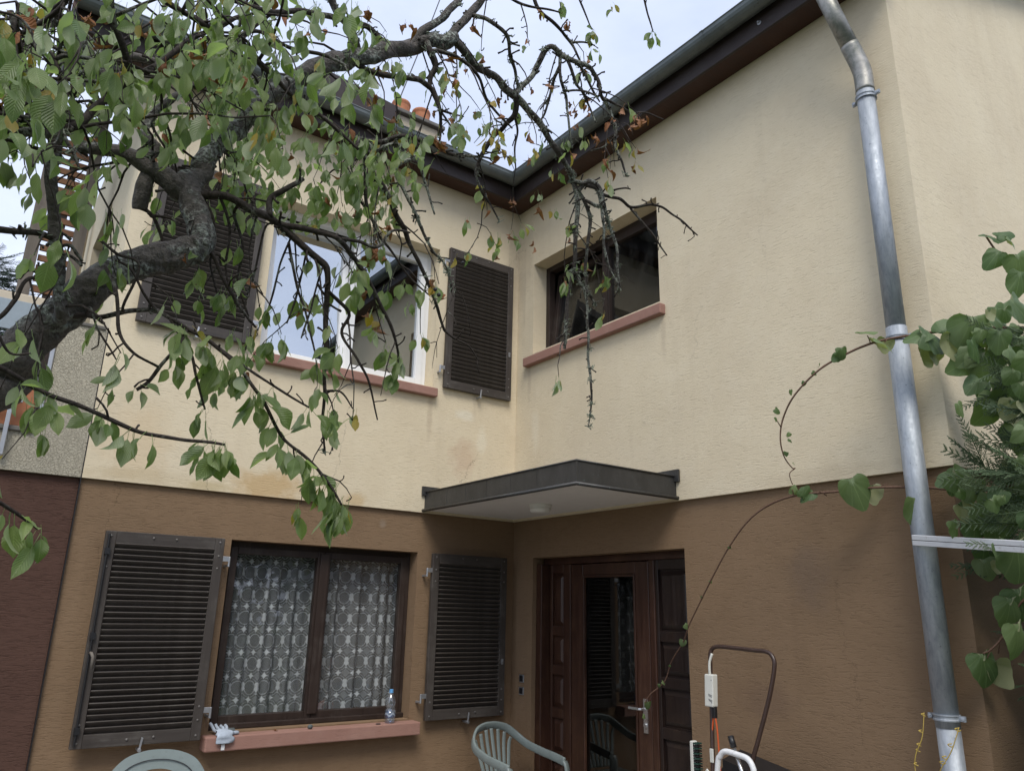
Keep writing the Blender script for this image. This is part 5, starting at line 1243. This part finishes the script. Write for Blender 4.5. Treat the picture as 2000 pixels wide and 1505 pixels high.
# ------------------------------------------------------------------ the vine
vine = thing('climbing_vine', 'climbing vine with big heart shaped leaves trailing across the downpipe to the door handle', 'vine', (tp.x-.25, tp.y+.2, 0))
HMs = [heart_mesh('leaf', VINEL, i, .2+.08*i) for i in range(5)]
def stem(pts, r=2.2, n=6):
    P = [(*at(px, py, dep), r_/FPX*dep) for (px, py, dep, r_) in pts]; C_ = catmull(P, 6)
    b = MB(); b.tube([Vector(c[:3]) for c in C_], [c[3] for c in C_], n, jit=.12); b.build('stem', VSTEM, vine, smooth=True)
    return [Vector(c[:3]) for c in C_]
v1 = stem([(2060, 640, 3.6, 3.4), (1960, 640, 3.65, 3.2), (1880, 642, 3.75, 3), (1800, 652, 3.85, 2.8), (1740, 661, 3.9, 2.6), (1700, 671, 3.9, 2.4), (1655, 690, 3.95, 2.2), (1600, 722, 4.0, 2), (1553, 770, 4.05, 1.8), (1530, 815, 4.1, 1.7), (1524, 855, 4.1, 1.5), (1531, 890, 4.1, 1.4), (1547, 913, 4.1, 1.2), (1553, 914, 4.1, 1), (1542, 925, 4.1, .9), (1548, 946, 4.1, .8)])
v2 = stem([(2040, 930, 3.5, 3), (1940, 955, 3.6, 2.8), (1880, 958, 3.7, 2.6), (1800, 951, 3.8, 2.6), (1700, 952, 3.95, 2.4), (1640, 959, 4.05, 2.4), (1560, 966, 4.2, 2.2), (1505, 984, 4.35, 2), (1462, 1016, 4.45, 1.9), (1425, 1066, 4.55, 1.7), (1395, 1120, 4.65, 1.6), (1370, 1170, 4.75, 1.5), (1345, 1222, 4.85, 1.4), (1335, 1252, 4.9, 1.4), (1312, 1290, 5.0, 1.3), (1298, 1330, 5.05, 1.3), (1270, 1355, 5.1, 1.2), (1260, 1372, 5.12, 1.1)])
v3 = stem([(1925, 460, 3.9, 1.8), (1945, 490, 3.88, 2), (1975, 530, 3.82, 2.2), (2010, 570, 3.75, 2.4), (2050, 640, 3.65, 2.6)])
v4 = stem([(1888, 715, 3.8, 2), (1900, 745, 3.8, 2), (1925, 775, 3.75, 2), (1960, 800, 3.7, 2), (2030, 830, 3.6, 2.4)])
v5 = stem([(2040, 1160, 3.3, 2.4), (1995, 1175, 3.35, 2.2), (1960, 1240, 3.4, 2), (1935, 1268, 3.42, 1.8), (1920, 1275, 3.43, 1.6)])
pet = MB()
def vleaf(px, py, dep, size, tip=-1.57, tilt=.5, back=False, var=None):
    """size in metres; tip = direction of the leaf tip in the picture plane (radians); tilt = lean of its face away from the viewer"""
    p = at(px, py, dep); d = (cr*math.cos(tip)+cu*math.sin(tip)+cd*random.uniform(-.15, .15))
    nrm = (-cd if not back else cd)+Vector((0, 0, 1))*tilt*(1 if not back else -.6)+rv()*.22
    M_ = frame_from(d, nrm) @ Matrix.Scale(size*1.08, 4); M_.translation = p-M_.to_3x3() @ Vector((.36, 0, 0))-Vector(vine.location)
    o = bpy.data.objects.new('leaf', HMs[random.randrange(5) if var is None else var]); COL.objects.link(o); o.parent = vine; o.matrix_basis = M_
for q in ((1936, 462, 3.9, .09, 2.8, 1.6), (1960, 458, 3.9, .09, .2, 1.2), (1942, 503, 3.85, .11, -2.2, .3), (1975, 470, 3.88, .08, -.8, 1.4), (1992, 515, 3.8, .13, -1.3, .2), (1990, 550, 3.75, .13, -1.8, .4),
          (1692, 648, 3.92, .10, .1, 2.4), (1723, 668, 3.85, .12, -.5, 2.2), (1795, 655, 3.8, .13, -2.8, 1.0), (1822, 662, 3.78, .16, -.4, .9), (1852, 640, 3.78, .12, .7, .8), (1898, 648, 3.7, .19, -1.6, .5), (1940, 655, 3.65, .13, -1.4, .4), (1912, 632, 3.72, .14, .3, .9),
          (1900, 690, 3.7, .14, -2.4, .6), (1885, 708, 3.72, .14, -2.6, .7), (1918, 712, 3.68, .14, -1.4, .1), (1952, 622, 3.7, .16, -1.2, .3), (1988, 600, 3.6, .14, -.8, .5), (1920, 742, 3.75, .10, -.5, .6), (1920, 766, 3.73, .09, -1.0, .2), (1958, 735, 3.65, .13, -1.5, .2), (1968, 768, 3.6, .17, -1.7, .3),
          (1935, 798, 3.62, .16, -2.2, .4), (1985, 808, 3.55, .17, -1.2, .4), (1990, 700, 3.5, .14, -1.4, .6), (1955, 690, 3.6, .11, -1.9, .5), (1995, 745, 3.5, .14, -1.6, .4), (1990, 850, 3.45, .14, -1.4, .5),
          (1672, 958, 3.95, .17, -1.2, .35), (1571, 963, 4.15, .075, 1.0, .3), (1550, 958, 4.2, .05, 1.4, .6), (1578, 966, 4.15, .085, -2.5, .9), (1788, 994, 3.75, .145, -1.5, .1), (1852, 935, 3.65, .10, -2.7, .8), (1878, 940, 3.6, .15, -.7, .4), (1900, 952, 3.58, .12, -1.9, .2), (1868, 938, 3.66, .12, -2.0, .5),
          (1943, 1032, 3.45, .12, -1.5, .3), (1925, 1005, 3.55, .14, -2.3, .1), (1965, 1000, 3.5, .13, -.9, .2), (1990, 1090, 3.25, .19, -1.4, .2), (1905, 1030, 3.6, .13, -1.7, .0), (1930, 1075, 3.6, .15, -1.3, .1), (1972, 1192, 3.35, .14, -1.6, .2), (1995, 1175, 3.35, .15, -1.3, .1), (1990, 1246, 3.3, .16, -1.5, .3), (1925, 1302, 3.42, .15, -1.4, .2), (1645, 688, 3.94, .065, -1.4, .3), (1634, 698, 3.96, .05, -2.4, .2)):
    vleaf(*q)
for q in ((1805, 692, 3.82, .11, -1.4, .4), (1826, 688, 3.82, .10, -1.6, .3), (1864, 672, 3.76, .14, -1.5, .5), (1728, 672, 3.92, .08, -1.7, .2), (1886, 997, 3.6, .12, -.9, .3), (1950, 1310, 3.45, .13, -1.0, .8), (1945, 690, 3.68, .13, -1.3, .4), (1703, 962, 3.98, .10, -1.5, .9)):
    vleaf(*q, back=True)
for (px, py, s_) in ((1601, 713, .026), (1590, 728, .028), (1570, 748, .028), (1545, 765, .030), (1517, 802, .036), (1516, 818, .026), (1541, 848, .026), (1543, 859, .036), (1536, 886, .024), (1550, 904, .018), (1533, 884, .02)):
    vleaf(px, py, 4.05, s_, random.uniform(-2.4, -.6), random.uniform(.3, 1.5))
for (px, py, dep, s_) in ((1425, 1068, 4.55, .022), (1388, 1135, 4.7, .022), (1371, 1166, 4.75, .02), (1340, 1222, 4.85, .035), (1333, 1254, 4.9, .045), (1296, 1332, 5.05, .03), (1288, 1338, 5.06, .026), (1266, 1376, 5.12, .055), (1258, 1398, 5.12, .03), (1308, 1300, 5.0, .018)):
    vleaf(px, py, dep, s_, random.uniform(-2.2, -.6), random.uniform(.4, 1.2))
for (a, b_) in (((1700, 670, 3.9), (1694, 655, 3.91)), ((1738, 661, 3.9), (1728, 668, 3.88)), ((1800, 952, 3.8), (1792, 975, 3.77)), ((1938, 1268, 3.42), (1928, 1285, 3.42)), ((1955, 1245, 3.4), (1950, 1275, 3.44)), ((1550, 966, 4.2), (1547, 955, 4.2)), ((1600, 960, 4.1), (1615, 968, 4.1)), ((1720, 950, 3.95), (1735, 945, 3.93)), ((1512, 815, 4.1), (1526, 835, 4.1))):
    p, q = at(*a), at(*b_); pet.tube([p, (p+q)/2+Vector((0, 0, .006)), q], .0028, 5)
for k_ in range(80):
    y_ = random.uniform(600, 1110); x_ = 2030-abs(random.gauss(0, 62))-(18 if y_ < 900 else 0)
    if y_ > 820 and y_ < 960 and x_ < 1960: continue
    vleaf(x_, y_, random.uniform(3.25, 3.6), random.uniform(.04, .115), random.uniform(-2.5, -.6), random.uniform(-.1, 1.1), back=random.random() < .2)
pet.build('leaf_stalks', VSTEM, vine, smooth=True, kind='stuff')

# ------------------------------------------------------------------ white rail in front of the downpipe
ra, rb_ = at(1784, 1054, 3.70), at(2080, 1072, 3.0)
dr = (rb_-ra); mid = (ra+rb_)/2; zt = cu-dr*(cu.dot(dr)/dr.length_squared); zt.normalize(); yt = dr.normalized().cross(zt)
rl = thing('white_rail', 'white aluminium rail with a slot sticking out of the thuja in front of the downpipe', 'rail', mid)
for o_ in (-.013, .013): MB().obox(mid+zt*o_, dr/2, yt*.009, zt*.0118).build('profile', RAILW, rl, bevel=.002)
MB().obox(mid+yt*.004, dr/2, yt*.004, zt*.0012).build('slot', BLACKP, rl)

# ------------------------------------------------------------------ twine round the lowest pipe bracket
tw = MB(); base = Vector((PX-.02, PY, 1.245))
def rope(P, r=.0022): tw.tube([Vector(c) for c in catmull([tuple(p) for p in P], 8)], r, 5, jit=.4)
L_, R_ = base+Vector((-.035, .075, .015)), base+Vector((-.035, -.075, -.03))
rope([L_, base+Vector((-.06, .085, -.09)), base+Vector((-.07, .12, -.17)), base+Vector((-.07, .13, -.24)), base+Vector((-.075, .10, -.30))])
rope([R_, base+Vector((-.06, -.04, -.13)), base+Vector((-.07, .005, -.20)), base+Vector((-.07, .05, -.27)), base+Vector((-.075, .10, -.30))])
rope([base+Vector((-.075, .10, -.30)), base+Vector((-.08, .13, -.40)), base+Vector((-.08, .15, -.5)), base+Vector((-.08, .155, -.75))])
rope([base+Vector((-.075, .10, -.30)), base+Vector((-.085, .11, -.42)), base+Vector((-.08, .14, -.55)), base+Vector((-.08, .15, -.78))])
for i in range(5):
    t = (i+random.random())/5.5; p = R_.lerp(base+Vector((-.07, .05, -.27)), t); rope([p, p+Vector((-.01, .012, -.004)), p+Vector((0, .004, -.014)), p+Vector((.006, -.006, -.008))], .0024)
    p = L_.lerp(base+Vector((-.07, .13, -.24)), t); rope([p, p+Vector((-.01, .008, -.004)), p+Vector((0, -.006, -.012))], .0024)
tag(tw.build('yellow_twine', YELLOW, smooth=True, loc=base), 'loop of frayed yellow twine tied to the lowest downpipe bracket', 'twine')

# ------------------------------------------------------------------ things on the window sill
bt = thing('water_bottle', 'small clear plastic water bottle with a blue cap on the lower window sill', 'bottle', (-1.115, -.03, .855))
bx, by, bz = -1.115, -.03, .856
bs = 1.13
MB().lathe((bx, by, bz), (0, 0, 1), [(h_, r_*bs) for h_, r_ in [(0, .026), (.004, .031), (.03, .033), (.034, .031), (.038, .033), (.085, .033), (.09, .0305), (.105, .0285), (.12, .0305), (.14, .032), (.165, .029), (.185, .020), (.198, .013), (.205, .0125), (.215, .0125)]], 20).build('body', BOTTLE, bt, smooth=True)
MB().lathe((bx, by, bz+.036), (0, 0, 1), [(0, .0384), (.05, .0384)], 20).build('label', WATER, bt, smooth=True)
sw_ = MB()
for i in range(16):
    a = math.pi*(.95+.9*i/16); z0 = .058+.008*math.sin(i*.8); a2 = a+.12
    sw_.face([(bx+math.cos(q)*.0388, by+math.sin(q)*.0388, bz+z) for q, z in ((a, z0-.006), (a2, z0-.004), (a2, z0+.009), (a, z0+.007))])
sw_.build('label_print', GLOVEW, bt)
MB().lathe((bx, by, bz+.213), (0, 0, 1), [(-.006, .016), (0, .016), (.001, .0145), (.016, .0145), (.019, .011), (.019, 0)], 18).build('cap', BLUEP, bt)

gl = thing('work_glove', 'white knitted work glove hanging over the left end of the lower sill', 'glove', (-2.33, -.08, .857))
def gpt(u, v, dz=0.0):                            # u along the sill, v from the window to the front edge, folding over it
    s_ = v; x = -2.33+u
    if s_ < .10: return Vector((x, -.01-.75*s_, .866+dz+.01*math.sin(s_*40+u*30)))
    return Vector((x, -.0935-dz, .866-(s_-.10)+.004*math.sin(u*60)))
g_ = MB()
def slab(P, th):
    top = [gpt(u, v, th) for u, v in P]; bot = [gpt(u, v, 0.0) for u, v in P]
    g_.face(top); g_.face(bot[::-1])
    for i in range(len(P)): g_.face([top[i], bot[i], bot[(i+1) % len(P)], top[(i+1) % len(P)]])
vv_ = [.015, .04, .065, .09, .105, .125, .15]
g_.tube(catmull([tuple(gpt(0, v, .012)) for v in vv_], 4), [r for r in (.040, .044, .047, .049, .050, .048, .044) for _ in range(4)][:25], 18, squash=((0, -.75, .66), .22), jit=.55)
for i, (u0, l, sk) in enumerate(((-.040, .045, -.012), (-.018, .055, -.004), (.004, .058, .003), (.024, .048, .008))):
    P = [gpt(u0+.004, .04, .012), gpt(u0+.004+sk*.5, .005, .026), gpt(u0+sk*1.2, -.03-l*.3, .042), gpt(u0+sk*2.2, -.03-l*.5, .052)]
    g_.tube(catmull([tuple(p) for p in P], 4), [.010]*10+[.009, .0085, .006], 8)
P = [gpt(.035, .075, .006), gpt(.065, .07, .012), gpt(.09, .06, .012), gpt(.105, .052, .008)]
g_.tube(catmull([tuple(p) for p in P], 4), [.012]*10+[.010, .008, .005], 8)
g_.build('palm', GLOVEW, gl, smooth=True)
gc = MB()
for i, (a, b_) in enumerate(((.005, .035), (.03, .06))): gc.obox(gpt(.05, .02+i*.012, .012), (.032, -.004, 0), (.006, .022, 0), (0, 0, .008))
gc.build('coating', GLOVEG, gl, bevel=.006)
gt = MB(); gt.obox(gpt(-.002, .165, .004), (.011, 0, 0), (0, .0015, 0), (0, 0, .024)); gt.build('care_tag', PVC, gl)
cf = MB(); cf.obox(gpt(0, .148, .006), (.036, 0, 0), (0, .008, 0), (0, 0, .006)); cf.build('cuff', GLOVEG, gl, bevel=.003)
pr6 = MB()                                        # the printed 61 on the back of the hand
def stroke(u0, v0, u1, v1):
    p, q = gpt(u0, v0, .0135), gpt(u1, v1, .0135); pr6.tube([p, q], .0011, 4)
for q in ((-.018, .034, -.022, .05), (-.022, .05, -.014, .054), (-.014, .054, -.012, .047), (-.012, .047, -.02, .045), (-.002, .036, -.001, .054), (-.007, .040, -.002, .036)): stroke(*q)
pr6.build('print', PRINT, gl)
def loose_leaf(name, x, y, z, mesh, rot, sc_, label):
    o = bpy.data.objects.new(name, mesh); COL.objects.link(o); o.location = (x, y, z); o.rotation_euler = rot; o.scale = (sc_,)*3
    return tag(o, label, 'leaf')
loose_leaf('withered_leaf', -2.00, -.035, .862, VAR['b'][1], (.4, .1, .3), .06, 'small withered orange leaf lying on the sill near the glove')
stn = MB(); n0 = 0; stn.ball((0, 0, .008), .02, 6, (1, .8, .8)); 
o = stn.build('pebble', GLOVEG, smooth=True, loc=(0, 0, 0)); o.location = (-1.735, -.045, .862); tag(o, 'grey pebble lying on the middle of the lower window sill', 'pebble')
stn = MB(); stn.lathe((0, 0, 0), (0, 0, 1), [(0, .018), (.004, .019), (.005, .016), (.005, 0)], 14)
o = stn.build('metal_disc', BLACKP, loc=(0, 0, 0)); o.location = (-1.22, -.055, .8555); tag(o, 'small dark disc lying on the sill left of the water bottle', 'disc')

# ------------------------------------------------------------------ garden chairs
def ribbon(b, P, w, t, up, sub=6):
    """flat band: P points (tuples), w width along 'up' hint, t thickness"""
    C_ = [Vector(c) for c in catmull(P, sub)]; base = len(b.v)
    for i, p in enumerate(C_):
        tg = (C_[min(i+1, len(C_)-1)]-C_[max(i-1, 0)]).normalized(); a = (Vector(up)-tg*tg.dot(Vector(up))).normalized(); c = tg.cross(a)
        for (q, r_) in ((-1, -.6), (-.8, -1), (.8, -1), (1, -.6), (1, .6), (.8, 1), (-.8, 1), (-1, .6)): b.v.append(p+a*q*w/2+c*r_*t/2)
    for i in range(len(C_)-1):
        for k in range(8): b.f.append([base+i*8+k, base+i*8+(k+1) % 8, base+(i+1)*8+(k+1) % 8, base+(i+1)*8+k]); b.uv.append([(0, 0)]*4)
    b.f.append([base+k for k in range(8)][::-1]); b.uv.append([(0, 0)]*8); e = base+(len(C_)-1)*8; b.f.append([e+k for k in range(8)]); b.uv.append([(0, 0)]*8)
def place(b, M_):
    b.v = [M_ @ v for v in b.v]; return b
def armchair(x, y, rot):
    t = thing('garden_chair', 'grey green plastic garden armchair with a fan of back slats, beside the door', 'chair', (x, y, 0))
    M_ = Matrix.Translation((x, y, 0)) @ Matrix.Rotation(rot, 4, 'Z')
    half = [(-.265, -.50, .62), (-.272, -.40, .635), (-.268, -.25, .655), (-.248, -.10, .69), (-.212, -.02, .74), (-.145, .025, .795), (-.06, .045, .817)]
    P = half+[(0, .048, .82)]+[(-a, b_, c) for a, b_, c in half[::-1]]
    b = MB(); ribbon(b, P, .058, .020, (0, -.45, 1)); place(b, M_).build('back_rim', CHAIRG, t, smooth=True)
    for k in range(7):
        q = (k-3)/3; b = MB()
        xt = q*.175; zt_ = .80-.07*abs(q)**2.2; xb = q*.105
        ribbon(b, [(xb, -.045, .45), (xb+(xt-xb)*.3, -.03, .55), (xb+(xt-xb)*.72, .005, .68), (xt, .035-.03*abs(q), zt_)], .028, .012, (1, 0, 0)); place(b, M_).build('slat', CHAIRG, t, smooth=True)
    b = MB(); b.box((-.22, -.46, .405), (.22, -.02, .425)); place(b, M_).build('seat', CHAIRG, t, bevel=.012)
    for sx in (-1, 1):
        b = MB(); ribbon(b, [(sx*.262, -.505, .625), (sx*.266, -.53, .57), (sx*.268, -.535, .40), (sx*.285, -.56, 0.047)], .06, .022, (1, .5, 0)); place(b, M_).build('leg', CHAIRG, t, smooth=True)
        b = MB(); ribbon(b, [(sx*.20, -.03, .42), (sx*.22, .0, .30), (sx*.24, .06, 0.047)], .05, .022, (1, -.5, 0)); place(b, M_).build('leg', CHAIRG, t, smooth=True)
    return t
armchair(-.36, -.30, R(4))
def recliner(x, y, rot):
    t = thing('garden_chair', 'green plastic high backed garden chair with a broad round top, under the lower left shutter', 'chair', (x, y, 0))
    M_ = Matrix.Translation((x, y, 0)) @ Matrix.Rotation(rot, 4, 'Z')
    def bk(u, h, o=0.0): return Vector((u, .05+h*.16+o, .42+h*.625))      # back plane, h 0..1
    W_ = .235
    out = [(-W_, 0), (-W_*1.02, .3), (-W_, .62), (-W_*.9, .80), (-W_*.66, .93), (-W_*.35, .985), (0, 1.0)]
    out = out+[(-a, h) for a, h in out[-2::-1]]
    inn = [(a*.66 if h < .7 else a*.64, h*.86+.02) for a, h in out]
    b = MB(); oc = catmull([(a, h) for a, h in out], 5); ic = catmull(inn, 5)
    for i in range(len(oc)-1):
        A_, B_, C_, D_ = bk(*oc[i]), bk(*oc[i+1]), bk(*ic[i+1]), bk(*ic[i]); th = Vector((0, -.022, .005))
        b.face([A_+th, B_+th, C_+th*.6, D_+th*.6]); b.face([A_, D_, C_, B_]); b.face([A_, B_, B_+th, A_+th]); b.face([D_, D_+th*.6, C_+th*.6, C_])
    place(b, M_).build('back_frame', CHAIRG, t)
    b = MB(); ln = [bk(a*.86, h*.945, -.024) for a, h in catmull([(a, h) for a, h in out], 4)]
    b.tube(ln, .0022, 5); place(b, M_).build('groove', BLACKP, t)
    for k in range(9):
        u = -.15+k*.0375; hh = .84*math.sqrt(max(.02, 1-(u/.19)**2*.55))
        b = MB(); p0_, p1_ = bk(u, .02, -.008), bk(u, hh, -.008); b.obox((p0_+p1_)/2, (.0155, 0, 0), (p1_-p0_)/2, (0, -.004, .001)); place(b, M_).build('slat', CHAIRG, t, bevel=.002)
    b = MB(); b.box((-.24, -.46, .40), (.24, .05, .425)); place(b, M_).build('seat', CHAIRG, t, bevel=.012)
    for sx in (-1, 1):
        b = MB(); ribbon(b, [(sx*.285, .10, .64), (sx*.29, -.15, .65), (sx*.285, -.46, .645)], .05, .022, (1, 0, 0)); place(b, M_).build('armrest', CHAIRG, t, smooth=True)
        b = MB(); ribbon(b, [(sx*.285, -.45, .64), (sx*.28, -.1, .33), (sx*.275, .22, .047)], .04, .02, (0, 1, .6)); place(b, M_).build('leg', CHAIRG, t, smooth=True)
        b = MB(); ribbon(b, [(sx*.255, .09, .60), (sx*.255, -.15, .3), (sx*.26, -.45, .047)], .04, .02, (0, 1, -.6)); place(b, M_).build('leg', CHAIRG, t, smooth=True)
    return t
qc = at(268, 1463, 3.35)
recliner(qc.x+.02, qc.y-.23, R(-22))

# ------------------------------------------------------------------ tools leaning at the wall right of the door
HX = -.34
mw = thing('lawn_mower', 'electric lawn mower with a brown bent handle and white switch box leaning at the wall', 'lawn mower', (-.3, -2.6, 0))
def hp(y, z, x=None): return (HX+.10*(1.5-z)*-1 if x is None else x, y, z)
HP = [hp(-2.452, .60), hp(-2.446, .90), hp(-2.432, 1.20), hp(-2.420, 1.42), hp(-2.424, 1.475), hp(-2.455, 1.500), hp(-2.52, 1.503), hp(-2.72, 1.496), hp(-2.80, 1.492), hp(-2.838, 1.465), hp(-2.845, 1.41), hp(-2.81, 1.26), hp(-2.74, 1.05), hp(-2.70, .92), hp(-2.66, .60)]
MB().tube(catmull(HP, 6), .0115, 10).build('handle', BROWNT, mw, smooth=True)
sb_ = MB(); a0 = Vector(hp(-2.445, 1.27)); sb_.obox(a0+Vector((-.02, 0, 0)), (.022, 0, 0), (0, .030, 0), (0, -.004, .085)); sb_.build('switch_box', IVORY, mw, bevel=.006)
lv = catmull([tuple(a0+Vector((-.03, -.005, .08))), tuple(a0+Vector((-.035, -.008, .11))), tuple(a0+Vector((-.035, -.012, .15))), tuple(a0+Vector((-.03, -.028, .195)))], 5)
MB().tube(lv, .0075, 8).build('switch_lever', IVORY, mw, smooth=True)
pt = MB()
for i, (dz, w_) in enumerate(((-.022, .013), (-.029, .011), (-.048, .013), (-.054, .010))): pt.obox(a0+Vector((-.0425, -.010, dz)), (.0005, 0, 0), (0, w_, .004), (0, 0, .0018))
pt.lathe(a0+Vector((-.042, -.022, .055)), (-1, 0, 0), [(0, .003), (.001, .003)], 6); pt.lathe(a0+Vector((-.042, -.020, -.062)), (-1, 0, 0), [(0, .003), (.001, .003)], 6)
pt.build('box_print', PRINT, mw)
bl = MB(); bl.obox(a0+Vector((-.02, -.016, -.112)), (.012, 0, 0), (0, .012, 0), (0, 0, .03)); bl.build('cable_sleeve', BLACKP, mw, bevel=.004)
cbp = [a0+Vector((-.022, -.010, -.13)), a0+Vector((-.026, .002, -.22)), a0+Vector((-.03, .004, -.32)), a0+Vector((-.03, .0, -.46)), a0+Vector((-.04, -.01, -.62))]
MB().tube(catmull([tuple(p) for p in cbp], 6), .0042, 8).build('cable', ORANGE, mw, smooth=True)
cbp = [a0+Vector((-.022, -.020, -.13)), a0+Vector((-.026, -.034, -.20)), a0+Vector((-.03, -.042, -.32)), a0+Vector((-.03, -.046, -.45)), a0+Vector((-.032, -.050, -.50))]
MB().tube(catmull([tuple(p) for p in cbp], 6), .0045, 8).build('cable', ORANGE, mw, smooth=True)
pg = MB(); pe = cbp[-1]; pg.lathe(pe, (0, -.08, -1), [(0, .006), (.03, .010), (.05, .021), (.078, .021)], 12); pg.build('plug', ORANGE, mw)
pn = MB()
for s_ in (-.009, .009): pn.lathe(pe+Vector((0, -.006+s_, -.078)), (0, -.08, -1), [(0, .0024), (.02, .0024)], 6)
pn.build('plug_pins', STEEL, mw)
for z, l in ((.94, .035), (.845, .008)):
    p = Vector(hp(-2.446, z)); MB().obox(p+Vector((-.014, -.004, 0)), (.004, 0, 0), (0, .012, 0), (0, 0, l)).build('cable_clip', IVORY, mw, bevel=.003)
def wing(p):
    b = MB(); b.lathe(p, (-1, 0, 0), [(0, .012), (.02, .010)], 8)
    for a in (.9, -1.0): b.obox(p+Vector((-.02, -.022*math.cos(a), .028*math.sin(a))), (.004, 0, 0), Vector((0, -math.cos(a), math.sin(a)))*.026, Vector((0, math.sin(a), math.cos(a)))*.009)
    b.build('wing_nut', IVORY, mw, bevel=.003)
wing(Vector((-.42, -2.415, .83))); wing(Vector((-.42, -2.715, .865)))
dk = MB(); C8 = [(-.05, -2.36, .30), (-.05, -3.02, .26), (-.05, -3.02, .815), (-.05, -2.36, .93)]
F8 = [(-.27, -2.39, .32), (-.27, -2.99, .28), (-.25, -2.99, .79), (-.25, -2.39, .90)]
dk.face(C8[::-1]); dk.face(F8)
for i in range(4): dk.face([C8[i], F8[i], F8[(i+1) % 4], C8[(i+1) % 4]][::-1])
dk.build('deck', BLACKP, mw, bevel=.02)
for (yy, zz_) in ((-2.40, .24), (-2.98, .22), (-2.40, .80), (-2.98, .70)):
    MB().lathe((-.16, yy+(.03 if yy > -2.6 else -.03), zz_-.02), (0, 1 if yy > -2.6 else -1, 0), [(0, .07), (.035, .07), (.04, .06), (.04, 0)], 16).build('wheel', BLACKP, mw)
MB().lathe((-.30, -2.7, .55), (-1, 0, 0), [(-.05, .13), (.05, .12), (.08, .09), (.09, 0)], 18).build('motor_cap', ORANGE, mw, smooth=False)

ht = thing('hand_truck', 'white tubular frame of a small folding trolley standing before the mower', 'trolley', (-.60, -2.75, 0))
WX = -.60
WP = [(WX+.02, -2.60, .05), (WX, -2.605, .60), (WX, -2.645, .93), (WX, -2.665, .985), (WX, -2.70, 1.012), (WX, -2.78, 1.008), (WX, -2.835, .998), (WX, -2.862, .965), (WX, -2.868, .91), (WX, -2.875, .60), (WX+.02, -2.88, .05)]
MB().tube(catmull(WP, 6), .0145, 12).build('frame', WHITET, ht, smooth=True)
MB().tube([(WX+.02, -2.74, 1.03), (WX+.01, -2.79, .93), (WX, -2.86, .76)], .011, 10).build('brace', STEEL, ht, smooth=True)
MB().tube([(WX+.024, -2.718, 1.085), (WX+.02, -2.738, 1.035)], .0155, 10).build('grip', BLACKP, ht, smooth=True)
MB().box((WX-.20, -2.90, .045), (WX+.03, -2.58, .055)).build('toe_plate', STEEL, ht, bevel=.002)
for yy in (-2.575, -2.905): MB().lathe((WX+.06, yy, .115), (0, 1, 0), [(-.018, .07), (.018, .07)], 18).build('wheel', BLACKP, ht)

bm_ = thing('scrubbing_broom', 'green and black bristled broom standing head up beside the mower', 'broom', (-.42, -2.36, 0))
MB().box((-.44, -2.345, .66), (-.40, -2.320, 1.0)).build('head', IVORY, bm_, bevel=.006)
MB().tube([(-.42, -2.325, .05), (-.42, -2.330, .66)], .012, 8).build('handle', ORWOOD, bm_, smooth=True)
bri = MB(); bri2 = MB()
for i in range(26):
    for j in range(3):
        z = .67+i*.0128; x = -.435+j*.015; (bri if i % 2 else bri2).obox((x, -2.36, z), (.004, 0, 0), (0, .016, 0), (0, 0, .0038))
bri.build('bristles', GREENB, bm_, kind='stuff'); bri2.build('bristles', BLACKP, bm_, kind='stuff')

# ------------------------------------------------------------------ the wire in the sky and its mast foot
wa, wb_ = onA(767, 226, 1.7), onA(905, -120, 3.2)
tag(MB().tube([wa, (wa+wb_)/2-Vector((0, 0, .06)), wb_], .008, 6).build('overhead_wire', BLACKP, loc=wa), 'thin dark wire rising from the chimney into the sky', 'wire')
